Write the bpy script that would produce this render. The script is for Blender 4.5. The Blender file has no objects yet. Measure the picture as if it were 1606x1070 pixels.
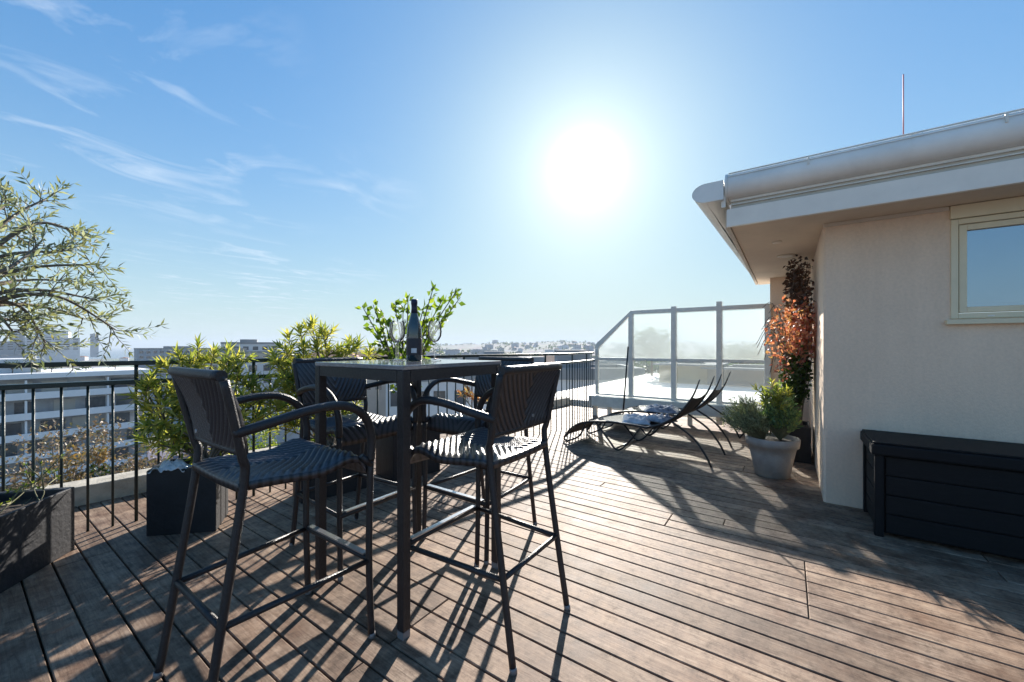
import bpy, bmesh, math, random
from mathutils import Vector, Matrix, noise
R = math.radians
random.seed(7)
SC = bpy.context.scene
COL = SC.collection
CU, SU, F = 0.5725, 0.8199, 620.0     # heading of the camera in the house's frame
def bg(px, d):                         # a compass bearing and a distance -> a place on the map
    x = (px - 803) / F * d
    return (CU * x + SU * d, -SU * x + CU * d)

# ------------------------------------------------------------------ materials
def new_mat(name):
    m = bpy.data.materials.new(name); m.use_nodes = True
    nt = m.node_tree; nt.nodes.clear()
    out = nt.nodes.new('ShaderNodeOutputMaterial')
    return m, nt, out
def N(nt, t, **kw):
    n = nt.nodes.new(t)
    for k, v in kw.items():
        if k in n.inputs.keys() if isinstance(k, str) else False: n.inputs[k].default_value = v
        else: setattr(n, k, v)
    return n
def L(nt, a, b): nt.links.new(a, b)
def rgba(c): return (c[0], c[1], c[2], 1)
def mat(name, col, rough=.6, var=.15, scale=8, bump=0, bscale=60, metal=0, spec=.5, stretch=(1,1,1), col2=None, island=0, coat=0):
    m, nt, out = new_mat(name)
    p = N(nt, 'ShaderNodeBsdfPrincipled'); p.inputs['Roughness'].default_value = rough
    p.inputs['Metallic'].default_value = metal; p.inputs['Specular IOR Level'].default_value = spec
    p.inputs['Coat Weight'].default_value = coat; p.inputs['Coat Roughness'].default_value = .05
    tc = N(nt, 'ShaderNodeTexCoord'); mp = N(nt, 'ShaderNodeMapping'); mp.inputs['Scale'].default_value = stretch
    L(nt, tc.outputs['Object'], mp.inputs['Vector'])
    nz = N(nt, 'ShaderNodeTexNoise'); nz.inputs['Scale'].default_value = scale; nz.inputs['Detail'].default_value = 6; nz.inputs['Roughness'].default_value = .62
    L(nt, mp.outputs[0], nz.inputs['Vector'])
    rp = N(nt, 'ShaderNodeValToRGB'); rp.color_ramp.elements[0].position = .3; rp.color_ramp.elements[1].position = .7
    c2 = col2 or tuple(min(1, c * (1 + var)) for c in col); c1 = tuple(c * (1 - var) for c in col) if not col2 else col
    rp.color_ramp.elements[0].color = rgba(c1); rp.color_ramp.elements[1].color = rgba(c2)
    L(nt, nz.outputs['Fac'], rp.inputs['Fac'])
    src = rp.outputs['Color']
    if island:
        ge = N(nt, 'ShaderNodeNewGeometry'); mr = N(nt, 'ShaderNodeMapRange')
        mr.inputs['To Min'].default_value = 1 - island; mr.inputs['To Max'].default_value = 1 + island
        L(nt, ge.outputs['Random Per Island'], mr.inputs['Value'])
        mx = N(nt, 'ShaderNodeVectorMath', operation='SCALE')
        L(nt, src, mx.inputs[0]); L(nt, mr.outputs[0], mx.inputs['Scale']); src = mx.outputs[0]
    L(nt, src, p.inputs['Base Color'])
    if bump:
        n2 = N(nt, 'ShaderNodeTexNoise'); n2.inputs['Scale'].default_value = bscale; n2.inputs['Detail'].default_value = 5
        L(nt, mp.outputs[0], n2.inputs['Vector'])
        b = N(nt, 'ShaderNodeBump'); b.inputs['Strength'].default_value = bump; b.inputs['Distance'].default_value = .01
        L(nt, n2.outputs['Fac'], b.inputs['Height']); L(nt, b.outputs[0], p.inputs['Normal'])
    L(nt, p.outputs[0], out.inputs['Surface'])
    return m
def leafmat(name, cols, trans=.45, rough=.5):
    m, nt, out = new_mat(name)
    ge = N(nt, 'ShaderNodeNewGeometry'); rp = N(nt, 'ShaderNodeValToRGB')
    el = rp.color_ramp.elements
    while len(el) < len(cols): el.new(.5)
    for i, c in enumerate(cols): el[i].position = i / (len(cols) - 1); el[i].color = rgba(c)
    L(nt, ge.outputs['Random Per Island'], rp.inputs['Fac'])
    p = N(nt, 'ShaderNodeBsdfPrincipled'); p.inputs['Roughness'].default_value = rough; p.inputs['Specular IOR Level'].default_value = .4
    t = N(nt, 'ShaderNodeBsdfTranslucent'); mx = N(nt, 'ShaderNodeMixShader'); mx.inputs[0].default_value = trans
    g = N(nt, 'ShaderNodeVectorMath', operation='MULTIPLY'); g.inputs[1].default_value = (1.5, 1.45, .8)
    L(nt, rp.outputs[0], p.inputs['Base Color']); L(nt, rp.outputs[0], g.inputs[0]); L(nt, g.outputs[0], t.inputs['Color'])
    L(nt, p.outputs[0], mx.inputs[1]); L(nt, t.outputs[0], mx.inputs[2]); L(nt, mx.outputs[0], out.inputs['Surface'])
    return m
def glassmat(name, tint, transp=.5, rough=.25, milk=.2, ior=1.3):
    m, nt, out = new_mat(name)
    tr = N(nt, 'ShaderNodeBsdfTransparent'); tr.inputs['Color'].default_value = rgba(tint)
    rf = N(nt, 'ShaderNodeBsdfRefraction'); rf.inputs['Color'].default_value = rgba(tint); rf.inputs['Roughness'].default_value = rough; rf.inputs['IOR'].default_value = 1.3
    tl = N(nt, 'ShaderNodeBsdfTranslucent'); tl.inputs['Color'].default_value = (.48, .52, .53, 1)
    gl = N(nt, 'ShaderNodeBsdfGlossy'); gl.inputs['Roughness'].default_value = .03
    fr = N(nt, 'ShaderNodeFresnel'); fr.inputs['IOR'].default_value = ior
    a = N(nt, 'ShaderNodeMixShader'); a.inputs[0].default_value = transp; L(nt, rf.outputs[0], a.inputs[1]); L(nt, tr.outputs[0], a.inputs[2])
    b = N(nt, 'ShaderNodeMixShader'); b.inputs[0].default_value = milk; L(nt, a.outputs[0], b.inputs[1]); L(nt, tl.outputs[0], b.inputs[2])
    c = N(nt, 'ShaderNodeMixShader'); L(nt, fr.outputs[0], c.inputs[0]); L(nt, b.outputs[0], c.inputs[1]); L(nt, gl.outputs[0], c.inputs[2])
    L(nt, c.outputs[0], out.inputs['Surface'])
    return m

def deckmat():
    m, nt, out = new_mat('weathered_deck_wood')
    p = N(nt, 'ShaderNodeBsdfPrincipled'); tc = N(nt, 'ShaderNodeTexCoord'); ge = N(nt, 'ShaderNodeNewGeometry')
    # grain stretched along the boards, shifted board by board
    wn = N(nt, 'ShaderNodeTexWhiteNoise', noise_dimensions='1D'); L(nt, ge.outputs['Random Per Island'], wn.inputs['W'])
    sc = N(nt, 'ShaderNodeVectorMath', operation='MULTIPLY'); sc.inputs[1].default_value = (40, 40, 40); L(nt, wn.outputs['Color'], sc.inputs[0])
    ad = N(nt, 'ShaderNodeVectorMath', operation='ADD'); L(nt, tc.outputs['Object'], ad.inputs[0]); L(nt, sc.outputs[0], ad.inputs[1])
    mp = N(nt, 'ShaderNodeMapping'); mp.inputs['Scale'].default_value = (26, 1.6, 8); L(nt, ad.outputs[0], mp.inputs['Vector'])
    g = N(nt, 'ShaderNodeTexNoise'); g.inputs['Scale'].default_value = 3; g.inputs['Detail'].default_value = 8; g.inputs['Roughness'].default_value = .7; g.inputs['Distortion'].default_value = .8
    L(nt, mp.outputs[0], g.inputs['Vector'])
    b = N(nt, 'ShaderNodeTexNoise'); b.inputs['Scale'].default_value = 5; b.inputs['Detail'].default_value = 7; b.inputs['Roughness'].default_value = .68
    L(nt, tc.outputs['Object'], b.inputs['Vector'])
    r1 = N(nt, 'ShaderNodeValToRGB'); e = r1.color_ramp.elements
    e[0].position = .3; e[0].color = (.23, .155, .11, 1); e[1].position = .72; e[1].color = (.56, .45, .36, 1)
    k = e.new(.5); k.color = (.40, .30, .23, 1)
    L(nt, g.outputs['Fac'], r1.inputs['Fac'])
    r2 = N(nt, 'ShaderNodeValToRGB'); e = r2.color_ramp.elements
    e[0].position = .36; e[0].color = (.55, .44, .38, 1); e[1].position = .62; e[1].color = (1.12, 1.1, 1.06, 1)
    L(nt, b.outputs['Fac'], r2.inputs['Fac'])
    m1 = N(nt, 'ShaderNodeVectorMath', operation='MULTIPLY'); L(nt, r1.outputs[0], m1.inputs[0]); L(nt, r2.outputs[0], m1.inputs[1])
    mr = N(nt, 'ShaderNodeMapRange'); mr.inputs['To Min'].default_value = .72; mr.inputs['To Max'].default_value = 1.2; L(nt, ge.outputs['Random Per Island'], mr.inputs['Value'])
    mw = N(nt, 'ShaderNodeVectorMath', operation='MULTIPLY'); mw.inputs[1].default_value = (.66, .645, .625); L(nt, m1.outputs[0], mw.inputs[0]); m1 = mw
    big = N(nt, 'ShaderNodeTexNoise'); big.inputs['Scale'].default_value = 1.1; big.inputs['Detail'].default_value = 5; big.inputs['Roughness'].default_value = .65; L(nt, tc.outputs['Object'], big.inputs['Vector'])
    spt = N(nt, 'ShaderNodeTexNoise'); spt.inputs['Scale'].default_value = 17; spt.inputs['Detail'].default_value = 6; spt.inputs['Roughness'].default_value = .75; L(nt, tc.outputs['Object'], spt.inputs['Vector'])
    rb = N(nt, 'ShaderNodeValToRGB'); e = rb.color_ramp.elements; e[0].position = .35; e[0].color = (.80, .79, .80, 1); e[1].position = .65; e[1].color = (1.12, 1.08, 1.02, 1); L(nt, big.outputs['Fac'], rb.inputs['Fac'])
    rs = N(nt, 'ShaderNodeValToRGB'); e = rs.color_ramp.elements; e[0].position = .34; e[0].color = (.50, .46, .43, 1); e[1].position = .50; e[1].color = (1, 1, 1, 1); k = e.new(.68); k.color = (1.22, 1.2, 1.16, 1); L(nt, spt.outputs['Fac'], rs.inputs['Fac'])
    for q_ in (rb, rs):
        mm = N(nt, 'ShaderNodeVectorMath', operation='MULTIPLY'); L(nt, m1.outputs[0], mm.inputs[0]); L(nt, q_.outputs[0], mm.inputs[1]); m1 = mm
    m2 = N(nt, 'ShaderNodeVectorMath', operation='SCALE'); L(nt, m1.outputs[0], m2.inputs[0]); L(nt, mr.outputs[0], m2.inputs['Scale'])
    L(nt, m2.outputs[0], p.inputs['Base Color'])
    rr = N(nt, 'ShaderNodeMapRange'); rr.inputs['To Min'].default_value = .52; rr.inputs['To Max'].default_value = .82; L(nt, b.outputs['Fac'], rr.inputs['Value']); L(nt, rr.outputs[0], p.inputs['Roughness'])
    bp = N(nt, 'ShaderNodeBump'); bp.inputs['Strength'].default_value = .35; bp.inputs['Distance'].default_value = .004; L(nt, g.outputs['Fac'], bp.inputs['Height']); L(nt, bp.outputs[0], p.inputs['Normal'])
    p.inputs['Specular IOR Level'].default_value = .32
    L(nt, p.outputs[0], out.inputs['Surface'])
    return m

M = {}
M['deck'] = deckmat()
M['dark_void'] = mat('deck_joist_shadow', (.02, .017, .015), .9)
M['wicker'] = mat('dark_wicker', (.020, .018, .020), .42, .35, 90, .35, 220, spec=.5)
M['wicker_seat'] = mat('woven_seat_wicker', (.030, .030, .034), .36, .35, 120, .25, 260, spec=.6)
M['tabletop'] = mat('tabletop_glass_over_wicker', (.16, .165, .18), .2, .2, 60, .03, 160, spec=.9, coat=.6)
M['steel'] = mat('brushed_steel_strip', (.60, .62, .65), .28, .1, 30, .1, 80, metal=.9)
M['cap'] = mat('grey_plastic_cap', (.2, .19, .19), .5, .1)
M['rail'] = mat('dark_green_painted_iron', (.012, .028, .028), .38, .25, 30, .15, 90)
M['wall'] = mat('pinkish_grey_render', (.86, .665, .50), .9, .09, 1.3, .45, 140, stretch=(1, 1, .5))
nt = M['wall'].node_tree; p_ = [n for n in nt.nodes if n.type == 'BSDF_PRINCIPLED'][0]; src = p_.inputs['Base Color'].links[0].from_socket
tcw = N(nt, 'ShaderNodeTexCoord'); mw_ = N(nt, 'ShaderNodeMapping'); mw_.inputs['Scale'].default_value = (9, 9, .5); L(nt, tcw.outputs['Object'], mw_.inputs['Vector'])
ns_ = N(nt, 'ShaderNodeTexNoise'); ns_.inputs['Scale'].default_value = 1; ns_.inputs['Detail'].default_value = 7; L(nt, mw_.outputs[0], ns_.inputs['Vector'])
n3 = N(nt, 'ShaderNodeTexNoise'); n3.inputs['Scale'].default_value = 55; n3.inputs['Detail'].default_value = 4; L(nt, tcw.outputs['Object'], n3.inputs['Vector'])
r3 = N(nt, 'ShaderNodeMapRange'); r3.inputs['From Min'].default_value = .3; r3.inputs['From Max'].default_value = .7; r3.inputs['To Min'].default_value = .96; r3.inputs['To Max'].default_value = 1.02; L(nt, ns_.outputs['Fac'], r3.inputs['Value'])
r4 = N(nt, 'ShaderNodeMapRange'); r4.inputs['From Min'].default_value = .3; r4.inputs['From Max'].default_value = .7; r4.inputs['To Min'].default_value = .94; r4.inputs['To Max'].default_value = 1.03; L(nt, n3.outputs['Fac'], r4.inputs['Value'])
m5 = N(nt, 'ShaderNodeMath', operation='MULTIPLY'); L(nt, r3.outputs[0], m5.inputs[0]); L(nt, r4.outputs[0], m5.inputs[1])
v5 = N(nt, 'ShaderNodeVectorMath', operation='SCALE'); L(nt, src, v5.inputs[0]); L(nt, m5.outputs[0], v5.inputs['Scale']); L(nt, v5.outputs[0], p_.inputs['Base Color'])
M['soffit'] = mat('beige_soffit_paint', (.72, .60, .47), .8, .1, 2, .1, 60)
M['white'] = mat('white_painted_metal', (.88, .81, .71), .38, .06, 4, .03, 40)
M['band'] = mat('cream_painted_board', (.62, .54, .44), .6, .08, 4, .05, 40)
M['gutter'] = mat('pale_grey_metal_gutter', (.86, .84, .79), .42, .10, 3, .05, 30)
M['roofing'] = mat('grey_roof_felt', (.30, .30, .30), .9, .15, 6, .2, 60)
M['frame'] = mat('cream_window_frame', (.78, .68, .47), .4, .05, 6)
M['alu'] = mat('grey_aluminium_frame', (.80, .76, .68), .45, .08, 12, .05, 60)
M['beam'] = mat('pale_green_grey_beam', (.70, .72, .65), .6, .12, 8, .1, 50)
M['concrete'] = mat('worn_concrete', (.42, .38, .31), .9, .3, 7, .5, 60)
M['planter'] = mat('black_slate_planter', (.012, .012, .014), .6, .35, 9, .3, 40)
M['planter_grey'] = mat('dark_grey_planter', (.020, .020, .023), .6, .3, 9, .4, 40)
M['box'] = mat('black_resin_panels', (.004, .005, .007), .6, .3, 14, .25, 60, stretch=(8, .6, 8), spec=.25)
M['soil'] = mat('potting_soil', (.05, .036, .026), .95, .4, 30, .8, 60)
M['clay'] = mat('grey_washed_clay', (.34, .31, .285), .85, .22, 7, .4, 60)
M['bark'] = mat('grey_brown_bark', (.16, .13, .10), .9, .3, 25, .6, 80)
M['twig'] = mat('pale_green_twig', (.18, .17, .09), .8, .3, 25)
M['sling'] = mat('black_sling_fabric', (.014, .014, .017), .7, .25, 60, .2, 300)
M['frame_black'] = mat('black_metal_tube', (.016, .016, .018), .3, .2, 20)
M['towel'] = mat('blue_grey_towel', (.50, .51, .53), .95, .3, 14, .5, 120)
M['towel_dark'] = mat('dark_patterned_towel', (.05, .06, .09), .95, .3, 9, .5, 120, col2=(.5, .52, .56))
M['plastic'] = mat('crumpled_pale_plastic', (.5, .52, .53), .3, .2, 10, .3, 40)
M['bottle'] = mat('dark_green_bottle_glass', (.008, .02, .022), .08, .2, 10, spec=.9, coat=.6)
M['foil'] = mat('dark_blue_foil', (.015, .022, .05), .3, .2, 20, metal=.5)
M['label'] = mat('dark_paper_label', (.03, .025, .03), .6, .2, 60)
M['label_print'] = mat('pale_label_print', (.6, .58, .58), .6, .2, 60)
M['glass'] = glassmat('clear_wine_glass', (.98, .985, .99), .99, .0, .05, 1.26)
M['pane'] = glassmat('frosted_screen_glass', (.94, .97, .97), .74, .32, .19)
M['clearpane'] = glassmat('lower_screen_glass', (.95, .98, .97), .88, .16, .06)
M['winpane'] = mat('dark_reflecting_window_glass', (.30, .38, .46), .04, .03, 2, metal=.85, spec=.9)
M['olive'] = leafmat('olive_leaves', [(.10, .13, .08), (.20, .24, .17), (.38, .41, .34), (.15, .18, .11), (.28, .27, .15)], .4)
M['yellowgreen'] = leafmat('yellow_green_leaves', [(.09, .14, .035), (.20, .26, .06), (.36, .38, .10), (.58, .52, .13), (.16, .22, .05), (.44, .44, .15)], .5)
M['midgreen'] = leafmat('mid_green_leaves', [(.03, .06, .012), (.08, .13, .02), (.15, .2, .03), (.24, .26, .05)], .5)
M['citrus'] = leafmat('citrus_leaves', [(.05, .10, .015), (.12, .20, .025), (.24, .32, .04), (.08, .14, .02)], .5)
M['sage'] = leafmat('grey_green_needles', [(.11, .14, .08), (.22, .26, .16), (.34, .37, .25), (.16, .20, .11)], .35)
M['bluegreen'] = leafmat('blue_green_leaves', [(.06, .12, .06), (.13, .22, .11), (.22, .32, .16), (.32, .38, .12)], .45)
M['autumn'] = leafmat('orange_pink_leaves', [(.36, .08, .06), (.50, .17, .13), (.60, .32, .27), (.38, .11, .08), (.42, .27, .13), (.55, .24, .2)], .4)
M['drybrown'] = leafmat('dry_brown_leaves', [(.03, .018, .012), (.07, .035, .02), (.12, .05, .03)], .15)
M['darkleaf'] = leafmat('dark_green_leaves', [(.015, .035, .01), (.04, .07, .015), (.08, .12, .02)], .35)
M['succulent'] = leafmat('coppery_succulent_leaves', [(.3, .12, .07), (.42, .22, .12), (.45, .38, .14)], .4)
M['pinktree'] = leafmat('pinkish_bare_twigs', [(.16, .11, .09), (.26, .19, .16), (.12, .12, .07), (.2, .15, .12)], .25)
M['orangetree'] = leafmat('orange_foliage', [(.2, .12, .05), (.3, .19, .08), (.14, .13, .06)], .3)
M['cityw'] = mat('white_apartment_render', (.60, .61, .62), .85, .08, .3)
M['cityc'] = mat('cream_render', (.42, .39, .34), .85, .1, .3)
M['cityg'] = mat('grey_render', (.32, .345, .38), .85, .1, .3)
M['cityb'] = mat('beige_block_render', (.48, .38, .24), .85, .1, .6)
M['citybr'] = mat('brown_block_render', (.26, .21, .17), .85, .15, .6)
M['tile'] = mat('terracotta_tiles', (.42, .22, .14), .85, .2, .5)
M['cityroof'] = mat('pale_flat_roof', (.24, .25, .26), .9, .12, .4)
M['window'] = mat('dark_window_glass', (.05, .065, .08), .12, .4, .6)
M['balcony'] = mat('white_balcony_band', (.84, .84, .84), .7, .06, .3)
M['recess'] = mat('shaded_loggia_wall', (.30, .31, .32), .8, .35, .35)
M['farroof'] = mat('white_terrace_coating', (.70, .68, .62), .7, .15, 1.2, .1, 20)

def weavemat(name, ax, k, pitch):
    m = mat(name, (.034, .033, .038), .36, .3, 120, .2, 260, spec=.6); nt = m.node_tree
    p = [n for n in nt.nodes if n.type == 'BSDF_PRINCIPLED'][0]; src = p.inputs['Base Color'].links[0].from_socket
    tcw = N(nt, 'ShaderNodeTexCoord'); sp = N(nt, 'ShaderNodeSeparateXYZ'); L(nt, tcw.outputs['Object'], sp.inputs[0])
    ab = N(nt, 'ShaderNodeMath', operation='ABSOLUTE'); L(nt, sp.outputs['X'], ab.inputs[0])
    ma = N(nt, 'ShaderNodeMath', operation='MULTIPLY_ADD'); L(nt, ab.outputs[0], ma.inputs[0]); ma.inputs[1].default_value = k; L(nt, sp.outputs[ax], ma.inputs[2])
    mu = N(nt, 'ShaderNodeMath', operation='MULTIPLY'); L(nt, ma.outputs[0], mu.inputs[0]); mu.inputs[1].default_value = 2 * math.pi / pitch
    sn = N(nt, 'ShaderNodeMath', operation='SINE'); L(nt, mu.outputs[0], sn.inputs[0])
    mr = N(nt, 'ShaderNodeMapRange'); mr.inputs['From Min'].default_value = -1; mr.inputs['From Max'].default_value = .3; mr.inputs['To Min'].default_value = .18; mr.inputs['To Max'].default_value = 1.35; L(nt, sn.outputs[0], mr.inputs['Value'])  # dark gaps between strands, their groove shading painted into the base colour
    sc = N(nt, 'ShaderNodeVectorMath', operation='SCALE'); L(nt, src, sc.inputs[0]); L(nt, mr.outputs[0], sc.inputs['Scale']); L(nt, sc.outputs[0], p.inputs['Base Color'])
    return m
M['weave_seat'] = weavemat('woven_wicker_seat_strands', 'Y', .9, .034)
M['weave_back'] = weavemat('woven_wicker_back_strands', 'Z', -1.6, .046)

# ------------------------------------------------------------------ mesh builder
class MB:
    def __init__(s): s.v = []; s.f = []; s.sm = []
    def add(s, vs, fs, smooth=False):
        o = len(s.v); s.v += [tuple(v) for v in vs]; s.f += [tuple(i + o for i in f) for f in fs]; s.sm += [smooth] * len(fs); return s
    def box(s, x0, x1, y0, y1, z0, z1, rot=0, piv=None, top=None):
        vs = [(x, y, z) for z in (z0, z1) for y in (y0, y1) for x in (x0, x1)]
        if top:   # inset of the top face
            vs = [(x + (top if x == x0 else -top) if z == z1 else x, y + (top if y == y0 else -top) if z == z1 else y, z) for x, y, z in vs]
        if rot:
            px, py = piv or ((x0 + x1) / 2, (y0 + y1) / 2); c, n = math.cos(rot), math.sin(rot)
            vs = [(px + (x - px) * c - (y - py) * n, py + (x - px) * n + (y - py) * c, z) for x, y, z in vs]
        return s.add(vs, [(0, 2, 3, 1), (4, 5, 7, 6), (0, 1, 5, 4), (2, 6, 7, 3), (0, 4, 6, 2), (1, 3, 7, 5)])
    def prism(s, poly, z0, z1):
        n = len(poly); vs = [(x, y, z0) for x, y in poly] + [(x, y, z1) for x, y in poly]
        return s.add(vs, [tuple(range(n))[::-1], tuple(range(n, 2 * n))] + [(i, (i + 1) % n, n + (i + 1) % n, n + i) for i in range(n)])
    def tube(s, pts, rad, n=8, cap=True, squash=None):
        pts = [Vector(p) for p in pts]; k = len(pts)
        rs = rad if isinstance(rad, (list, tuple)) else [rad] * k
        t0 = (pts[1] - pts[0]).normalized(); u = t0.orthogonal().normalized()
        if abs(t0.z) < .9: u = Vector((0, 0, 1)).cross(t0).normalized()
        vs = []; prev = t0
        for i, p in enumerate(pts):
            t = ((pts[min(i + 1, k - 1)] - pts[max(i - 1, 0)])).normalized()
            q = prev.rotation_difference(t); u = (q @ u).normalized(); prev = t
            w = t.cross(u).normalized()
            for j in range(n):
                a = 2 * math.pi * j / n + (math.pi / n)
                vs.append(p + (u * math.cos(a) * (squash[0] if squash else 1) + w * math.sin(a) * (squash[1] if squash else 1)) * rs[i])
        fs = [(i * n + j, i * n + (j + 1) % n, (i + 1) * n + (j + 1) % n, (i + 1) * n + j) for i in range(k - 1) for j in range(n)]
        s.add(vs, fs, n > 4)
        if cap:
            o = len(s.v) - len(vs); s.f.append(tuple(o + j for j in range(n))[::-1]); s.f.append(tuple(o + (k - 1) * n + j for j in range(n))); s.sm += [False, False]
        return s
    def lathe(s, prof, cx=0, cy=0, cz=0, n=32):
        k = len(prof); vs = [(cx + r * math.cos(2 * math.pi * j / n), cy + r * math.sin(2 * math.pi * j / n), cz + z) for r, z in prof for j in range(n)]
        fs = [(i * n + j, i * n + (j + 1) % n, (i + 1) * n + (j + 1) % n, (i + 1) * n + j) for i in range(k - 1) for j in range(n)]
        s.add(vs, fs, True)
        o = len(s.v) - len(vs)
        if prof[0][0] > 1e-5: s.f.append(tuple(o + j for j in range(n))[::-1]); s.sm.append(False)
        if prof[-1][0] > 1e-5: s.f.append(tuple(o + (k - 1) * n + j for j in range(n))); s.sm.append(False)
        return s
    def grid(s, nu, nv, fn, thick=None, smooth=True):
        vs = [fn(i / (nu - 1), j / (nv - 1)) for j in range(nv) for i in range(nu)]
        fs = [(j * nu + i, j * nu + i + 1, (j + 1) * nu + i + 1, (j + 1) * nu + i) for j in range(nv - 1) for i in range(nu - 1)]
        if thick is None: return s.add(vs, fs, smooth)
        o = len(vs); t = Vector(thick); vs2 = vs + [tuple(Vector(v) + t) for v in vs]
        fs2 = fs + [tuple(i + o for i in f)[::-1] for f in fs]
        e = [i for i in range(nu)] + [j * nu + nu - 1 for j in range(1, nv)] + [(nv - 1) * nu + i for i in range(nu - 2, -1, -1)] + [j * nu for j in range(nv - 2, 0, -1)]
        fs2 += [(e[i], e[i] + o, e[(i + 1) % len(e)] + o, e[(i + 1) % len(e)]) for i in range(len(e))]
        return s.add(vs2, fs2, smooth)
    def leaf(s, p, d, up, ln, w, bend=.15):
        d = d.normalized(); sd = d.cross(up)
        if sd.length < 1e-4: sd = d.orthogonal()
        sd.normalize(); nn = sd.cross(d)
        a = p; b = p + d * ln * .4 + sd * w * .5 + nn * bend * ln * .3; c = p + d * ln * .4 - sd * w * .5 + nn * bend * ln * .3
        m = p + d * ln * .42 + nn * bend * ln * .1; e = p + d * ln - nn * bend * ln * .4
        return s.add([a, b, m, c, e], [(0, 1, 2), (0, 2, 3), (1, 4, 2), (2, 4, 3)])
    def build(s, name, m, parent=None, smooth=None, loc=None, bevel=0):
        me = bpy.data.meshes.new(name); me.from_pydata(s.v, [], s.f); me.materials.append(m)
        me.polygons.foreach_set('use_smooth', s.sm if smooth is None else [smooth] * len(s.f)); me.update()
        o = bpy.data.objects.new(name, me); COL.objects.link(o)
        if parent is not None: o.parent = parent
        if loc: o.location = loc
        if bevel:
            bm = bmesh.new(); bm.from_mesh(me)
            bmesh.ops.recalc_face_normals(bm, faces=bm.faces)
            bmesh.ops.bevel(bm, geom=[e for e in bm.edges if len(e.link_faces) == 2 and e.calc_face_angle(0) > .6], offset=bevel, segments=2, affect='EDGES', profile=.6)
            bm.to_mesh(me); bm.free()
        return o
def tag(o, label=None, cat=None, group=None, kind=None):
    for k, v in (('label', label), ('category', cat), ('group', group), ('kind', kind)):
        if v: o[k] = v
    return o
def empty(name, loc=(0, 0, 0), rz=0, **k):
    o = bpy.data.objects.new(name, None); COL.objects.link(o); o.location = loc; o.rotation_euler = (0, 0, rz); o.empty_display_size = .2
    return tag(o, **k)
def copy_tree(o, parent=None):
    c = o.copy(); COL.objects.link(c)
    if parent is not None: c.parent = parent
    for ch in list(o.children): copy_tree(ch, c)
    return c
def rnd(a, b): return random.uniform(a, b)
def rvec(): 
    v = Vector((random.gauss(0, 1), random.gauss(0, 1), random.gauss(0, 1))); return v.normalized()
def spline(pts, n=6):
    P = [Vector(p) for p in pts]; out = []
    for i in range(len(P) - 1):
        a, b, c, d = P[max(i - 1, 0)], P[i], P[i + 1], P[min(i + 2, len(P) - 1)]
        for k in range(n):
            t = k / n; out.append(.5 * ((2 * b) + (c - a) * t + (2 * a - 5 * b + 4 * c - d) * t * t + (3 * b - a - 3 * c + d) * t ** 3))
    out.append(P[-1]); return out

# ------------------------------------------------------------------ camera
cam = bpy.data.cameras.new('camera'); co = bpy.data.objects.new('camera', cam); COL.objects.link(co); SC.camera = co
cam.lens = 36 * F / 1606; cam.sensor_width = 36; cam.sensor_fit = 'HORIZONTAL'
cam.shift_y = 8 / 1606; cam.clip_start = .05; cam.clip_end = 60000
co.location = (0, 0, 1.18); co.rotation_euler = (R(90), 0, -math.atan2(SU, CU))

# ------------------------------------------------------------------ light
sun_h = Vector((.912, .411)).normalized(); EL = math.atan(.4406)
SD = Vector((sun_h.x * math.cos(EL), sun_h.y * math.cos(EL), math.sin(EL)))
sl = bpy.data.lights.new('sun', 'SUN'); sl.energy = 4.8; sl.angle = R(.53); sl.color = (1, .93, .84)
so = bpy.data.objects.new('sun', sl); COL.objects.link(so); so.rotation_euler = (-SD).to_track_quat('-Z', 'Y').to_euler(); so.location = (20, 10, 20)
w = bpy.data.worlds.new('World'); SC.world = w; w.use_nodes = True; nt = w.node_tree; nt.nodes.clear()
out = N(nt, 'ShaderNodeOutputWorld'); bgd = N(nt, 'ShaderNodeBackground'); bgd.inputs['Strength'].default_value = 1
sky = N(nt, 'ShaderNodeTexSky', sky_type='NISHITA'); sky.sun_disc = False; sky.sun_elevation = EL; sky.sun_rotation = math.atan2(sun_h.x, sun_h.y)
sky.altitude = 30; sky.air_density = 1.0; sky.dust_density = .6; sky.ozone_density = 2.2
SKY_STR = .14
sv = N(nt, 'ShaderNodeVectorMath', operation='SCALE'); L(nt, sky.outputs[0], sv.inputs[0]); sv.inputs['Scale'].default_value = SKY_STR
tc = N(nt, 'ShaderNodeTexCoord')
nv = N(nt, 'ShaderNodeVectorMath', operation='NORMALIZE'); L(nt, tc.outputs['Generated'], nv.inputs[0])
dp = N(nt, 'ShaderNodeVectorMath', operation='DOT_PRODUCT'); L(nt, nv.outputs[0], dp.inputs[0]); dp.inputs[1].default_value = SD
mxx = N(nt, 'ShaderNodeMath', operation='MAXIMUM'); L(nt, dp.outputs['Value'], mxx.inputs[0]); mxx.inputs[1].default_value = 0
hsv = N(nt, 'ShaderNodeHueSaturation'); hsv.inputs['Saturation'].default_value = 1.28; L(nt, sv.outputs[0], hsv.inputs['Color'])
lum = N(nt, 'ShaderNodeRGBToBW'); L(nt, sv.outputs[0], lum.inputs[0])
den = N(nt, 'ShaderNodeMath', operation='MULTIPLY_ADD'); L(nt, lum.outputs[0], den.inputs[0]); den.inputs[1].default_value = 2.6; den.inputs[2].default_value = 1
inv = N(nt, 'ShaderNodeMath', operation='DIVIDE'); inv.inputs[0].default_value = 1.42; L(nt, den.outputs[0], inv.inputs[1])
tn = N(nt, 'ShaderNodeVectorMath', operation='MULTIPLY'); tn.inputs[1].default_value = (.47, .68, .71); L(nt, hsv.outputs[0], tn.inputs[0])
cmp_ = N(nt, 'ShaderNodeVectorMath', operation='SCALE'); L(nt, tn.outputs[0], cmp_.inputs[0]); L(nt, inv.outputs[0], cmp_.inputs['Scale'])
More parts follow.
